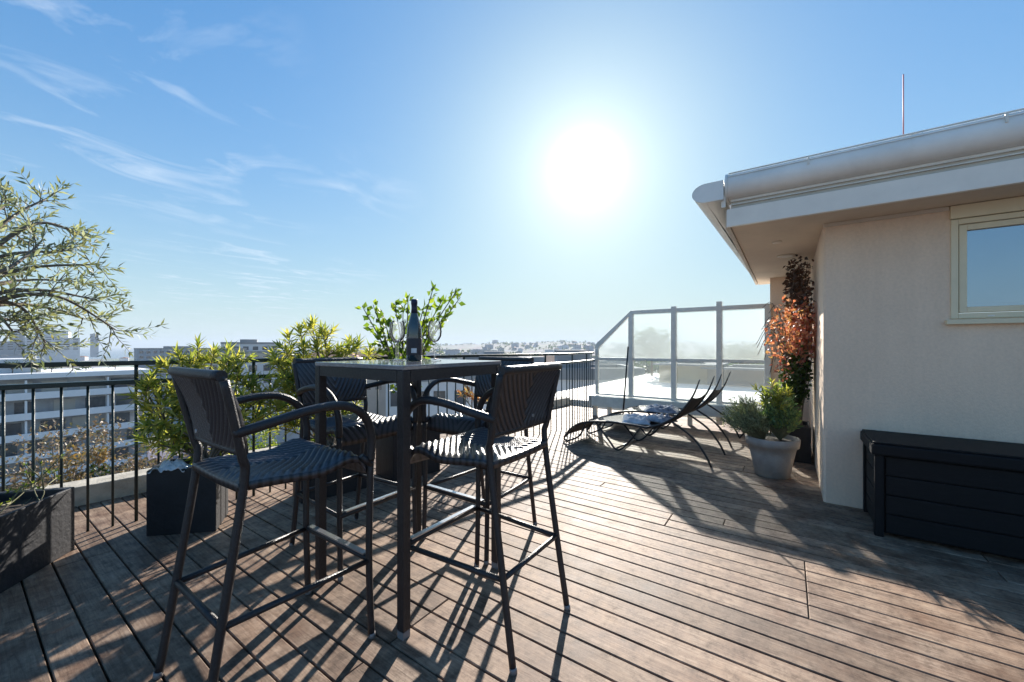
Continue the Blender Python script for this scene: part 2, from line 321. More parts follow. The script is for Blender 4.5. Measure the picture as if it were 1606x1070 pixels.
acc = cmp_.outputs[0]
sz = N(nt, 'ShaderNodeSeparateXYZ'); L(nt, nv.outputs[0], sz.inputs[0])
ez = N(nt, 'ShaderNodeMath', operation='ABSOLUTE'); L(nt, sz.outputs['Z'], ez.inputs[0])
ex = N(nt, 'ShaderNodeMath', operation='MULTIPLY'); L(nt, ez.outputs[0], ex.inputs[0]); ex.inputs[1].default_value = -4.9
ee = N(nt, 'ShaderNodeMath', operation='EXPONENT'); L(nt, ex.outputs[0], ee.inputs[0])
ef = N(nt, 'ShaderNodeMath', operation='MULTIPLY'); L(nt, ee.outputs[0], ef.inputs[0]); ef.inputs[1].default_value = .93
hm = N(nt, 'ShaderNodeMix', data_type='RGBA'); L(nt, ef.outputs[0], hm.inputs['Factor']); L(nt, acc, hm.inputs['A']); hm.inputs['B'].default_value = (.305, .365, .40, 1); acc = hm.outputs['Result']
for pw, amp, c in ((1500, 5, (1, .98, .95)), (190, .15, (1, .99, .97)), (40, .10, (.97, .98, 1)), (9, .045, (.88, .95, 1))):
    q = N(nt, 'ShaderNodeMath', operation='POWER'); L(nt, mxx.outputs[0], q.inputs[0]); q.inputs[1].default_value = pw
    s_ = N(nt, 'ShaderNodeVectorMath', operation='SCALE'); s_.inputs[0].default_value = tuple(k * amp for k in c); L(nt, q.outputs[0], s_.inputs['Scale'])
    a_ = N(nt, 'ShaderNodeVectorMath', operation='ADD'); L(nt, acc, a_.inputs[0]); L(nt, s_.outputs[0], a_.inputs[1]); acc = a_.outputs[0]
# thin cirrus, laid out on a high plane overhead
sx = N(nt, 'ShaderNodeSeparateXYZ'); L(nt, nv.outputs[0], sx.inputs[0])
zc = N(nt, 'ShaderNodeMath', operation='MAXIMUM'); L(nt, sx.outputs['Z'], zc.inputs[0]); zc.inputs[1].default_value = .03
dx = N(nt, 'ShaderNodeMath', operation='DIVIDE'); L(nt, sx.outputs['X'], dx.inputs[0]); L(nt, zc.outputs[0], dx.inputs[1])
dy = N(nt, 'ShaderNodeMath', operation='DIVIDE'); L(nt, sx.outputs['Y'], dy.inputs[0]); L(nt, zc.outputs[0], dy.inputs[1])
cb = N(nt, 'ShaderNodeCombineXYZ'); L(nt, dx.outputs[0], cb.inputs[0]); L(nt, dy.outputs[0], cb.inputs[1])
mpc = N(nt, 'ShaderNodeMapping'); mpc.inputs['Rotation'].default_value = (0, 0, R(-60)); mpc.inputs['Scale'].default_value = (1.0, 1.6, 1); L(nt, cb.outputs[0], mpc.inputs['Vector'])
cn = N(nt, 'ShaderNodeTexNoise'); cn.inputs['Scale'].default_value = 1.5; cn.inputs['Detail'].default_value = 9; cn.inputs['Roughness'].default_value = .58; cn.inputs['Distortion'].default_value = 1.1; L(nt, mpc.outputs[0], cn.inputs['Vector'])
cr = N(nt, 'ShaderNodeValToRGB'); cr.color_ramp.elements[0].position = .52; cr.color_ramp.elements[1].position = .74; L(nt, cn.outputs['Fac'], cr.inputs['Fac'])
cm = N(nt, 'ShaderNodeTexNoise'); cm.inputs['Scale'].default_value = .45; cm.inputs['Detail'].default_value = 2; L(nt, cb.outputs[0], cm.inputs['Vector'])
cmr = N(nt, 'ShaderNodeMapRange'); cmr.inputs['From Min'].default_value = .38; cmr.inputs['From Max'].default_value = .55; L(nt, cm.outputs['Fac'], cmr.inputs['Value'])
cf = N(nt, 'ShaderNodeMath', operation='MULTIPLY'); L(nt, cr.outputs[0], cf.inputs[0]); L(nt, cmr.outputs[0], cf.inputs[1])
def sky_patch(px, y, c0, c1, k):
    x = (px - 803) / F; v = Vector((CU * x + SU, -SU * x + CU, (543 - y) / F)).normalized()
    d = N(nt, 'ShaderNodeVectorMath', operation='DOT_PRODUCT'); L(nt, nv.outputs[0], d.inputs[0]); d.inputs[1].default_value = v
    r_ = N(nt, 'ShaderNodeMapRange'); r_.inputs['From Min'].default_value = c0; r_.inputs['From Max'].default_value = c1; r_.inputs['To Max'].default_value = k; L(nt, d.outputs['Value'], r_.inputs['Value']); return r_.outputs[0]
pa = N(nt, 'ShaderNodeMath', operation='MAXIMUM'); L(nt, sky_patch(90, 90, .93, .985, .6), pa.inputs[0]); L(nt, sky_patch(380, 450, .97, .995, .8), pa.inputs[1])
pb = N(nt, 'ShaderNodeMath', operation='MAXIMUM'); L(nt, pa.outputs[0], pb.inputs[0]); L(nt, sky_patch(560, 350, .985, .998, .4), pb.inputs[1])
cf2 = N(nt, 'ShaderNodeMath', operation='MULTIPLY'); L(nt, cf.outputs[0], cf2.inputs[0]); L(nt, pb.outputs[0], cf2.inputs[1])
cmix = N(nt, 'ShaderNodeMix', data_type='RGBA'); L(nt, cf2.outputs[0], cmix.inputs['Factor']); L(nt, acc, cmix.inputs['A']); cmix.inputs['B'].default_value = (.36, .41, .47, 1)
L(nt, cmix.outputs['Result'], bgd.inputs['Color']); L(nt, bgd.outputs[0], out.inputs['Surface'])
SC.view_settings.view_transform = 'Standard'; SC.view_settings.look = 'None'; SC.view_settings.gamma = 1; SC.view_settings.exposure = 1.25
SC.cycles.use_denoising = True; SC.cycles.max_bounces = 8; SC.cycles.transparent_max_bounces = 16; SC.cycles.sample_clamp_indirect = 6
SC.cycles.volume_bounces = 0

# ------------------------------------------------------------------ deck
def railY(X): return 3.65 - .2308 * (X - .55) if X < 5.1 else 2.60 + (X - 5.1) * .10
PITCH, X0 = .113, 1.347 - .113 * 40
mb = MB(); k = 0
while X0 + k * PITCH < 7.1:
    a = X0 + k * PITCH + .0035; b = X0 + (k + 1) * PITCH - .0035
    ymax = min(4.62 - .1 * (a - .56), 4.7)
    cuts = [-6.0, ymax]
    rr = random.Random(k * 13 + 5); y = -3.6 + rr.uniform(0, .0)
    base = [-.075, .666, 2.9, -2.4, 1.75] if k % 3 else [-.075, 2.2, -2.1]
    if 47 <= k <= 51: base = [-.075, 2.6]
    elif k in (52, 53): base = [.666, 3.1]
    else: base = [rr.choice([-1.9, -.9, .35, 1.3, 2.45]) , rr.choice([-3.2, 3.2])]
    cuts = sorted(set([-6.0, ymax] + [c for c in base if c < ymax - .2]))
    for c0, c1 in zip(cuts, cuts[1:]):
        dz = rr.uniform(-.0012, .0012)
        e = .003
        vs = [(a, c0 + .002, -.028), (b, c0 + .002, -.028), (a, c1 - .002, -.028), (b, c1 - .002, -.028),
              (a, c0 + .002, -e + dz), (b, c0 + .002, -e + dz), (a, c1 - .002, -e + dz), (b, c1 - .002, -e + dz),
              (a + e, c0 + .002 + e, dz), (b - e, c0 + .002 + e, dz), (a + e, c1 - .002 - e, dz), (b - e, c1 - .002 - e, dz)]
        mb.add(vs, [(0, 4, 6, 2), (1, 3, 7, 5), (0, 1, 5, 4), (2, 6, 7, 3), (4, 8, 10, 6), (5, 7, 11, 9), (4, 5, 9, 8), (6, 10, 11, 7), (8, 9, 11, 10)])
    k += 1
tag(mb.build('deck', M['deck']), kind='structure')
tag(MB().box(-3.3, 7.2, -6.2, 4.75, -.35, -.05).build('deck_base', M['dark_void']), kind='structure')

# low parapet outside the railing
p0, p1 = (-2.6, 4.62), (7.25, 3.62)
dv = Vector((p1[0] - p0[0], p1[1] - p0[1])).normalized(); nn = Vector((-dv.y, dv.x))
mb = MB(); q = [p0, p1, (p1[0] + nn.x * .22, p1[1] + nn.y * .22), (p0[0] + nn.x * .22, p0[1] + nn.y * .22)]
mb.prism(q, -1.2, .14)
tag(mb.build('parapet', M['concrete'], bevel=.01), 'low worn concrete parapet running outside the green railing', 'wall')

# ------------------------------------------------------------------ railing
rl = empty('metal_railing', (.55, 3.65, 0), label='dark green iron railing with thin upright bars along the deck edge', cat='railing')
Xa, Xb = -1.9, 6.33
def rp(X, z, dy=0): return Vector((X - .55, railY(X) - 3.65 + dy, z))
ang = math.atan(-.2308)
def rbar(Xs, Xe, z0, z1, wd):
    h_ = Vector((0, wd / 2, 0)); a, b, c = rp(Xs, 0), rp(5.1, 0), rp(Xe, 0)
    return MB().prism([(a - h_)[:2], (b - h_)[:2], (c - h_)[:2], (c + h_)[:2], (b + h_)[:2], (a + h_)[:2]], z0, z1)
rbar(Xa, Xb, 1.052, 1.082, .045).build('top_rail', M['rail'], rl, bevel=.004)
rbar(Xa, Xb, .925, .955, .05).build('mid_rail', M['rail'], rl, bevel=.004)
X = Xa + .02; i = 0; step = .109
while X < Xb:
    m_ = MB(); m_.tube([rp(X, 0), rp(X, .925)], .0105 if i % 6 == 0 else .0075, 6); m_.build('baluster', M['rail'], rl)
    if i % 6 == 0:
        MB().tube([rp(X, .955), rp(X, 1.052)], .012, 6).build('post', M['rail'], rl)
    X += step; i += 1

# ------------------------------------------------------------------ house
hs = empty('house', (3.8, -.22, 0), label='low pinkish grey rendered house with white eaves on the right', cat='house')
def H(m_, name, mt, parent=hs, bevel=0, smooth=None):
    m_.v = [(x - 3.8, y + .22, z) for x, y, z in m_.v]; return m_.build(name, mt, parent, bevel=bevel, smooth=smooth)
m_ = MB()   # front wall with a window opening, Y -.88 .. -2.3
m_.prism([(3.8, -.88), (3.8, -.235), (3.815, -.22), (4.05, -.22), (4.05, -.88)], -.03, 2.10)
m_.box(3.8, 4.05, -6, -2.3, -.03, 2.10); m_.box(3.8, 4.05, -2.3, -.88, -.03, 1.36)
m_.box(4.051, 6.4, -.45, -.22, -.03, 2.10)
m_.box(6.401, 6.65, -.45, .20, -.03, 2.25)
H(m_, 'wall', M['wall'])
m_ = MB(); m_.box(3.785, 3.80, -.87, -.22, 2.075, 2.10); m_.box(3.785, 3.80, -6, -2.32, 2.075, 2.10); H(m_, 'moulding', M['band'])
# soffit
m_ = MB(); m_.prism([(3.455, -6), (7.0, -6), (7.0, .36), (3.455, .36)], 2.102, 2.14); H(m_, 'soffit', M['soffit'])
m_ = MB(); m_.prism([(3.42, -6.0), (3.45, -6.0), (3.45, .385), (3.42, .385)], 2.09, 2.225); H(m_, 'fascia', M['white'], bevel=.004)
m_ = MB(); m_.prism([(3.453, .365), (6.9, .365), (6.9, .395), (3.453, .395)], 2.09, 2.225); H(m_, 'fascia', M['band'], bevel=.003)
m_ = MB(); m_.box(3.47, 6.95, -6, .36, 2.145, 2.31); H(m_, 'eaves_board', M['band'])
m_ = MB(); m_.box(3.50, 7.0, -6, .34, 2.312, 2.46); H(m_, 'roof', M['roofing'])
# big rounded white gutter along the front
def roundbar(y0, y1, x, z0, z1, dep, n=14):
    h = (z1 - z0); prof = [(x + .12, z0 + .01), (x, z0)]
    for k in range(n + 1):
        a = -math.pi / 2 + math.pi * k / n * .92
        prof.append((x - dep * (math.cos(a) ** .8 if math.cos(a) > 0 else 0), (z0 + z1) / 2 + h / 2 * math.sin(a)))
    prof += [(x + .12, z1 - .004)]
    return prof
prof = roundbar(0, 0, 3.47, 2.305, 2.495, .105)
m_ = MB(); n = len(prof); vs = [(a, y, z) for y in (.375, -6.0) for a, z in prof]
m_.add(vs, [(i, i + 1, n + i + 1, n + i) for i in range(n - 1)], True); m_.add(vs[:n], [tuple(range(n))]);
gt = H(m_, 'gutter', M['gutter'])
m_ = MB(); vs = [(3.47 + (a - 3.47) * 1.06, y, 2.4 + (z - 2.4) * 1.06) for y in (.376, .392) for a, z in prof]
m_.add(vs, [(i, i + 1, n + i + 1, n + i) for i in range(n - 1)] + [tuple(range(n)), tuple(range(2 * n - 1, n - 1, -1))], False)
m_.v = [(x - 3.8, y + .22, z) for x, y, z in m_.v]; m_.build('end_cap', M['gutter'], gt)
m_ = MB(); m_.tube([(3.40, .37, 2.487), (3.40, -6, 2.487)], .006, 6); m_.v = [(x - 3.8, y + .22, z) for x, y, z in m_.v]; m_.build('gutter_lip', M['alu'], gt)
for yy in (-.62, -2.6):
    m_ = MB(); vs = [(3.47 + (a - 3.47) * 1.025, y, 2.4 + (z - 2.4) * 1.025) for y in (yy, yy - .035) for a, z in prof]
    m_.add(vs, [(i, i + 1, n + i + 1, n + i) for i in range(n - 1)], True); m_.v = [(x - 3.8, y + .22, z) for x, y, z in m_.v]; m_.build('joint_collar', M['gutter'], gt)
m_ = MB(); m_.tube([(3.3705, .37, 2.452), (3.3705, -6, 2.452)], .0035, 6); m_.v = [(x - 3.8, y + .22, z) for x, y, z in m_.v]; m_.build('bead', M['alu'], gt)
m_ = MB(); m_.box(3.455, 3.469, -6, .36, 2.262, 2.268).box(3.455, 3.469, -6, .36, 2.287, 2.304); m_.v = [(x - 3.8, y + .22, z) for x, y, z in m_.v]; m_.build('drip_edge', M['alu'], hs)
for yy in (-.12, -1.0, -1.9):
    m_ = MB(); m_.box(3.36, 3.375, yy, yy + .012, 2.42, 2.475); m_.v = [(x - 3.8, y + .22, z) for x, y, z in m_.v]; m_.build('bracket', M['alu'], gt)
# side gutter, sloping away along the return
def sidegutter(t):
    X = 3.36 + t * 3.15; yo = .62 - t * .16; z = 2.335 - t * .12; return X, yo, z
m_ = MB(); ns = 12; vs = []; nj = 0
for t in (0, 1):
    X, yo, z = sidegutter(t); yin = .40; ring = [(X, yin, z + .10), (X, yin, z - .045)]
    for k in range(ns + 1):
        a = -math.pi / 2 + k / ns * math.pi
        ring.append((X, yo - .10 + .10 * math.cos(a), z + .0275 + .0725 * math.sin(a)))
    nj = len(ring); vs += ring
m_.add(vs, [(i, (i + 1) % nj, nj + (i + 1) % nj, nj + i) for i in range(nj)], True); m_.add(vs[:nj], [tuple(range(nj))[::-1]]); m_.add(vs[nj:], [tuple(range(nj))])
g2 = H(m_, 'gutter', M['gutter']); g2['label'] = 'side gutter sloping away above the alcove'
m_ = MB(); m_.box(3.40, 3.412, .39, .42, 2.24, 2.40); m_.v = [(x - 3.8, y + .22, z) for x, y, z in m_.v]; m_.build('bracket', M['alu'], g2)
for (lx, ly, lr) in ((4.89, .02, .07), (4.2, .08, .035)):
    m_ = MB(); m_.lathe([(lr, 0), (lr * 1.02, -.008), (lr * .8, -.014), (lr * .75, -.01)], lx, ly, 2.101, 24); H(m_, 'downlight', M['white'])
# window
wf = MB(); y0, y1, z0, z1 = -2.3, -.88, 1.36, 2.01
def frame(m_, x0, x1, y0, y1, z0, z1, t):
    m_.box(x0, x1, y0, y0 + t, z0, z1); m_.box(x0, x1, y1 - t, y1, z0, z1); m_.box(x0, x1, y0 + t, y1 - t, z0, z0 + t); m_.box(x0, x1, y0 + t, y1 - t, z1 - t, z1)
frame(wf, 3.79, 3.87, y0, y1, z0, z1, .034)
wn_ = H(wf, 'window', M['frame'], bevel=.003)
def W(m_, name, mt, bevel=0): m_.v = [(x - 3.8, y + .22, z) for x, y, z in m_.v]; return m_.build(name, mt, wn_, bevel=bevel)
m_ = MB(); frame(m_, 3.80, 3.85, y0 + .039, y1 - .039, z0 + .039, z1 - .039, .036); W(m_, 'sash', M['frame'], .003)
m_ = MB(); m_.box(3.825, 3.83, y0 + .074, y1 - .074, z0 + .074, z1 - .074); W(m_, 'pane', M['winpane'])
m_ = MB(); m_.box(3.76, 3.82, y0 - .03, y1 + .025, 1.322, 1.352); W(m_, 'sill', M['frame'], .003)
m_ = MB(); m_.box(3.775, 3.86, y0, y1 + .005, 2.014, 2.098); W(m_, 'shutter_box', M['frame'], .003)
m_ = MB(); m_.box(3.787, 3.795, -1.07, -1.04, 1.368, 1.376); W(m_, 'vent', M['alu'])
an = MB(); an.tube([(0, 0, 0), (0, 0, .35)], .008, 8).tube([(0, 0, .35), (0, 0, .97)], .0045, 6).box(-.02, .02, -.02, .02, -.02, .02)
ao = an.build('antenna', mat('faded_red_white_rod', (.62, .25, .26), .6, .15, 4)); 
ao.location = (4.58, -.79, 2.48)
tag(ao, 'thin faded red antenna rod standing on the house roof', 'antenna')

# ------------------------------------------------------------------ glass screen
gs = empty('glass_screen', (6.37, .2, 0), label='grey framed frosted glass windbreak with a sloping left end', cat='screen')
def G(m_, name, mt, parent=gs, bevel=0): m_.v = [(x - 6.37, y - .2, z) for x, y, z in m_.v]; return m_.build(name, mt, parent, bevel=bevel)
TY = [2.67, 2.09, 1.43, .81, .2]
zt = 1.75
G(MB().box(6.34, 6.40, .2, 2.09, 1.695, 1.755), 'top_bar', M['alu'], bevel=.004)
m_ = MB(); m_.add([(x, y, z) for x in (6.345, 6.395) for y, z in ((2.09, 1.70), (2.09, 1.75), (2.70, 1.205), (2.70, 1.14), (2.655, 1.14))], [(0, 1, 2, 3, 4), (9, 8, 7, 6, 5), (0, 5, 6, 1), (1, 6, 7, 2), (2, 7, 8, 3), (3, 8, 9, 4), (4, 9, 5, 0)]); G(m_, 'top_bar', M['alu'])
G(MB().box(6.349, 6.391, .2, 2.655, .945, .99), 'mid_bar', M['alu'], bevel=.003)
G(MB().box(6.349, 6.391, .2, 2.655, .352, .385), 'bottom_bar', M['alu'], bevel=.003)
G(MB().box(6.342, 6.398, 2.65, 2.70, .352, 1.138), 'post', M['alu'], bevel=.004)
for yy, ht in ((2.09, 1.694), (1.43, 1.785), (.81, 1.82), (.225, 1.694)):
    G(MB().box(6.335, 6.405, yy - .036, yy + .036, .05 if yy < 2 else .352, ht), 'post', M['alu'], bevel=.004)
for i in range(4):
    ya, yb = TY[i + 1] + .03, TY[i] - .03
    if i == 0:
        G(MB().box(6.366, 6.374, ya, 2.65, .385, .945), 'pane', M['clearpane'])
        m_ = MB(); m_.add([(x, y, z) for x in (6.366, 6.374) for y, z in ((ya, .99), (2.65, .99), (2.65, 1.15), (ya, 1.66))], [(0, 1, 2, 3), (7, 6, 5, 4), (0, 4, 5, 1), (1, 5, 6, 2), (2, 6, 7, 3), (3, 7, 4, 0)]); G(m_, 'pane', M['pane'])
    else:
        G(MB().box(6.366, 6.374, ya, yb, .385, .945), 'pane', M['clearpane']); G(MB().box(6.366, 6.374, ya, yb, .99, 1.70), 'pane', M['pane'])
G(MB().box(6.25, 6.48, .22, 2.78, .17, .345), 'base_beam', M['beam'], bevel=.008)
for yy in (2.70, 2.45, 1.2): G(MB().box(6.33, 6.39, yy - .03, yy + .03, 0, .168), 'leg', M['beam'])
# pole leaning on the screen
po = MB(); po.tube([(0, 0, 0), (.12, -.05, 1.17)], .013, 8).lathe([(.02, 0), (.022, .03), (.012, .05)], 0, 0, 0, 10)
ob = po.build('pole', M['frame_black'], loc=(6.08, 2.13, 0)); tag(ob, 'thin black pole standing upright against the glass screen', 'pole')

# ------------------------------------------------------------------ bar stool
def make_stool(label):
    r = empty('bar_stool', label=label, cat='bar stool', group='wicker bar stools around the table')
    def side(s): return lambda p: (p[0] * s, p[1], p[2])
    for s in (-1, 1):
        S = side(s)
        m_ = MB(); m_.tube([S(p) for p in spline([(.212, -.285, .012), (.207, -.235, .33), (.205, -.175, .74), (.211, -.185, .84), (.222, -.235, 1.075)])], .0135, 8); lg = m_.build('leg', M['wicker'], r)
        MB().tube([S((.2125, -.288, 0)), S((.212, -.285, .02))], .0145, 8).build('foot_cap', M['cap'], lg)
        m_ = MB(); m_.tube([S(p) for p in spline([(.245, .268, .012), (.243, .258, .33), (.248, .262, .72)])], .0135, 8); lg = m_.build('leg', M['wicker'], r)
        MB().tube([S((.2455, .27, 0)), S((.245, .269, .02))], .0145, 8).build('foot_cap', M['cap'], lg)
        m_ = MB(); m_.tube([S(p) for p in spline([(.212, -.205, .905), (.245, -.12, .928), (.262, .02, .957), (.262, .14, .955), (.258, .225, .905), (.252, .262, .82), (.248, .262, .72)], 7)], .0165, 10).tube([S((.24, .225, .745)), S((.252, .262, .70))], .012, 6); m_.build('armrest', M['wicker'], r)
        MB().tube([S((.206, -.237, .315)), S((.243, .258, .315))], .011, 8).build('rung', M['wicker'], r)
    MB().tube([(-.206, -.237, .318), (.206, -.237, .318)], .011, 8).build('rung', M['wicker'], r)
    fr = MB().tube([(-.243, .262, .318), (.243, .262, .318)], .013, 8).build('footrest', M['wicker'], r)
    st = MB().box(-.215, .215, .250, .274, .331, .337); st.build('footrest_strip', M['steel'], fr)
    # seat with raised chevron weave
    def zs(v): return .742 + .012 * math.cos(v * math.pi * 1.2) + .032 * math.exp(-((v - .84) / .16) ** 2) - .04 * max(0, (v - .9) / .1) ** 2
    def seat(u, v):
        wd = .205 + .035 * v; x = (u * 2 - 1) * wd; y = -.19 + v * .44
        rib = .0046 * math.sin((y * 1.0 + abs(x) * .9) * 2 * math.pi / .034)
        edge = min(1, min(u, 1 - u) * 12, min(v, 1 - v) * 12)
        return (x, y, zs(v) + rib * edge - .012 * (1 - edge) - .006 * math.cos((u - .5) * math.pi))
    MB().grid(60, 90, seat, (0, 0, -.026)).build('seat', M['weave_seat'], r)
    def back(u, v):
        z = .84 + v * .245; x = (u * 2 - 1) * (.205 + .016 * v); y = -.186 - .052 * v * v - .014 * v + .0 - .001 - .007 * math.cos((u - .5) * math.pi)
        rib = .0038 * math.sin((z - abs(x) * 1.6) * 2 * math.pi / .046)
        edge = min(1, min(u, 1 - u) * 12, min(v, 1 - v) * 10)
        return (x, y - rib * edge, z)
    bk = MB().grid(70, 50, back, (0, .024, 0)).build('backrest', M['weave_back'], r)
    pts = [back(u / 10, 1) for u in range(11)]; MB().tube([(x, y + .012, z + .004) for x, y, z in pts], .0175, 10).build('top_roll', M['wicker'], bk)
    pts = [back(u / 10, 0) for u in range(11)]; MB().tube([(x, y + .012, z) for x, y, z in pts], .0145, 8).build('bottom_roll', M['wicker'], bk)
    b_ = MB().lathe([(.007, 0), (.007, .002)], 0, 0, 0, 10).build('button', M['steel'], bk); b_.location = (.0, -.2385, .895); b_.rotation_euler = (R(90), 0, 0)
    return r
st1 = make_stool('nearest wicker bar stool at the table\'s left side, seen from behind')
st1.location = (.72, 1.63, 0); st1.rotation_euler.z = R(-90)
spots = [((1.385, 1.10, 0), 0, 'dark wicker bar stool right of the table, its back to the viewer'),
         ((1.385, 2.12, 0), 180, 'wicker bar stool behind the table\'s left corner, facing the viewer'),
         ((1.945, 1.585, 0), 90, 'wicker bar stool on the table\'s far side, mostly hidden by the tabletop')]
for loc, a, lb in spots:
    c = copy_tree(st1); c.location = loc; c.rotation_euler.z = R(a); c['label'] = lb

# ------------------------------------------------------------------ bar table
bt = empty('bar_table', (1.375, 1.59, 0), label='tall square dark wicker bar table with bottle and glasses', cat='table')
hw = .33
MB().box(-hw, hw, -hw, hw, 1.082, 1.102).build('tabletop', M['tabletop'], bt, bevel=.004)
for (a, b, c, d) in ((-hw + .042, hw - .042, -hw + .002, -hw + .03), (-hw + .042, hw - .042, hw - .03, hw - .002), (-hw + .002, -hw + .03, -hw + .042, hw - .042), (hw - .03, hw - .002, -hw + .042, hw - .042)):
    MB().box(a, b, c, d, 1.035, 1.081).build('apron', M['wicker'], bt)
for sx_ in (-1, 1):
    for sy_ in (-1, 1):
        x, y = sx_ * (hw - .02), sy_ * (hw - .02)
        l_ = MB().box(x - .0195, x + .0195, y - .0195, y + .0195, .03, 1.081).build('leg', M['wicker'], bt, bevel=.004)
        MB().box(x - .018, x + .018, y - .018, y + .018, 0, .029).build('foot_cap', M['cap'], l_)
# bottle
bo = empty('wine_bottle', (1.40, 1.60, 1.103), label='dark green wine bottle with blue foil standing on the bar table', cat='bottle')
pr = [(.036, 0), (.040, .004), (.040, .13), (.0385, .16), (.033, .19), (.024, .22), (.0165, .25), (.0145, .27), (.0142, .285)]
MB().lathe(pr, n=40).build('glass_body', M['bottle'], bo)
MB().lathe([(.0172, .247), (.0152, .272), (.0150, .292), (.0168, .296), (.0168, .318), (.014, .321), (0, .322)], n=32).build('foil', M['foil'], bo)
MB().lathe([(.0405, .03), (.0408, .031), (.0408, .115), (.0405, .116)], n=40).build('label', M['label'], bo)
m_ = MB(); v_ = []
for k in range(9):
    a = math.atan2(-SU * .6 - .3, -.75) + (k - 4) * .085 ; v_ += [(.0412 * math.cos(a), .0412 * math.sin(a), .042), (.0412 * math.cos(a), .0412 * math.sin(a), .066)]
m_.add(v_, [(2 * i, 2 * i + 2, 2 * i + 3, 2 * i + 1) for i in range(8)]); m_.build('label_print', M['label_print'], bo)
# wine glasses
def wineglass(x, y, lb):
    g = empty('wine_glass', (x, y, 1.1025), label=lb, cat='wine glass', group='wine glasses on the bar table')
    MB().lathe([(.034, 0), (.034, .002), (.012, .005), (.0045, .012), (.004, .09), (.006, .098)], n=28).build('stem', M['glass'], g)
    MB().lathe([(.004, .096), (.022, .108), (.034, .130), (.037, .155), (.033, .19), (.031, .208), (.030, .208), (.032, .19), (.0358, .155), (.033, .131), (.021, .110), (0, .100)], n=28).build('bowl', M['glass'], g)
wineglass(1.40, 1.745, 'clear wine glass farthest left on the table, left of the bottle')
wineglass(1.345, 1.66, 'clear wine glass just left of the bottle')
wineglass(1.483, 1.535, 'clear wine glass standing alone right of the bottle')

# ------------------------------------------------------------------ plants
def rosette(lb, p, d, n, ln, wd):
    d = d.normalized(); u = d.orthogonal().normalized(); v = d.cross(u)
    for k in range(n):
        t = k / n; a = k * 2.4; el = .25 + t * 1.25 + rnd(-.15, .15)
        dd = d * math.cos(el) + (u * math.cos(a) + v * math.sin(a)) * math.sin(el)
        lb.leaf(p - d * (t * ln * .55), dd, d, ln * rnd(.75, 1.1), wd * rnd(.8, 1.15), .25)
def shrub(name, base, tips, ln, wd, mleaf, mbark, label, cat='shrub', nleaf=16, low=2, stem=.009, group=None, spread=.04):
    r = empty(name, base, label=label, cat=cat, group=group); b = Vector(base)
    sb = MB(); lb = MB()
    for tp in tips:
        t = Vector(tp) - b; s0 = Vector((rnd(-spread, spread), rnd(-spread, spread), 0)); mid = s0 * .6 + t * .5 + Vector((rnd(-.06, .06), rnd(-.06, .06), rnd(.0, .08) - t.length * .03))
        pts = spline([s0, mid, t], 6); sb.tube(pts, [stem * (1 - .65 * i / (len(pts) - 1)) for i in range(len(pts))], 6)
        dr = (pts[-1] - pts[-3]); dr = (dr.normalized() + Vector((0, 0, .5))).normalized()
        rosette(lb, pts[-1], dr, nleaf, ln, wd)
        for _ in range(low):
            k = random.randint(len(pts) // 2, len(pts) - 2); q = pts[k]; od = (rvec() + Vector((0, 0, .9))).normalized(); e = q + od * rnd(.06, .16)
            sb.tube([q, e], [.004, .0025], 5); rosette(lb, e, od, int(nleaf * .75), ln * .85, wd * .9)
    sb.build('stem', mbark, r); lb.build('foliage', mleaf, r); return r
def PP(px, y, d):   # place on the map from bearing, drop below eye level and distance
    X, Y = bg(px, d); return (X, Y, 1.18 - (y - 543) / F * d)

def planter(name_lab, corners, h, mt, soilz=.04, taper=.0):
    cx = sum(c[0] for c in corners) / 4; cy = sum(c[1] for c in corners) / 4
    r = empty('planter', (cx, cy, 0), label=name_lab, cat='planter')
    P = [(x - cx, y - cy) for x, y in corners]
    def sc_(k): return [(x * k, y * k) for x, y in P]
    w_ = .035 / max(.2, math.hypot(*P[0])); n = 4
    ob = sc_(1 - taper); ot = sc_(1); it = sc_(1 - w_ * 1.2)
    vs = [(x, y, 0) for x, y in ob] + [(x, y, h) for x, y in ot] + [(x, y, h) for x, y in it] + [(x, y, h - .08) for x, y in it]
    fs = [(3, 2, 1, 0)] + [(i, (i + 1) % 4, 4 + (i + 1) % 4, 4 + i) for i in range(4)] + [(4 + i, 4 + (i + 1) % 4, 8 + (i + 1) % 4, 8 + i) for i in range(4)] + [(8 + i, 8 + (i + 1) % 4, 12 + (i + 1) % 4, 12 + i) for i in range(4)]
    MB().add(vs, fs).build('box', mt, r, bevel=.006)
    s_ = MB(); xs = sc_(1 - w_ * 1.25)
    def fn(u, v):
        a = Vector(xs[0]).lerp(Vector(xs[1]), u); b2 = Vector(xs[3]).lerp(Vector(xs[2]), u); q = a.lerp(b2, v)
        return (q.x, q.y, h - soilz + .012 * noise.noise(Vector((q.x * 20, q.y * 20, 0))))
    s_.grid(14, 14, fn).build('soil', M['soil'], r)
    return r
C1 = Vector((.43, 3.40)); dA = Vector((-.655, -.755)); nA = Vector((-.755, .655))
planter('weathered dark grey planter at the far left edge beside the railing', [tuple(C1), tuple(C1 + dA * .95), tuple(C1 + dA * .95 + nA * .34), tuple(C1 + nA * .34)][::-1], .365, M['planter_grey'])
B1, B2 = Vector((.71, 3.26)), Vector((.985, 2.985)); nB = Vector((.62, .60)).normalized() * .30
nB = Vector((.21, .34))
planter('square black planter left of the nearest bar stool', [tuple(B1), tuple(B2), tuple(B2 + nB * .75), tuple(B1 + nB * .75)], .405, M['planter'])
planter('black planter behind the nearest bar stool\'s seat', [(1.52, 2.98), (2.06, 2.86), (2.11, 3.09), (1.57, 3.21)], .40, M['planter'])
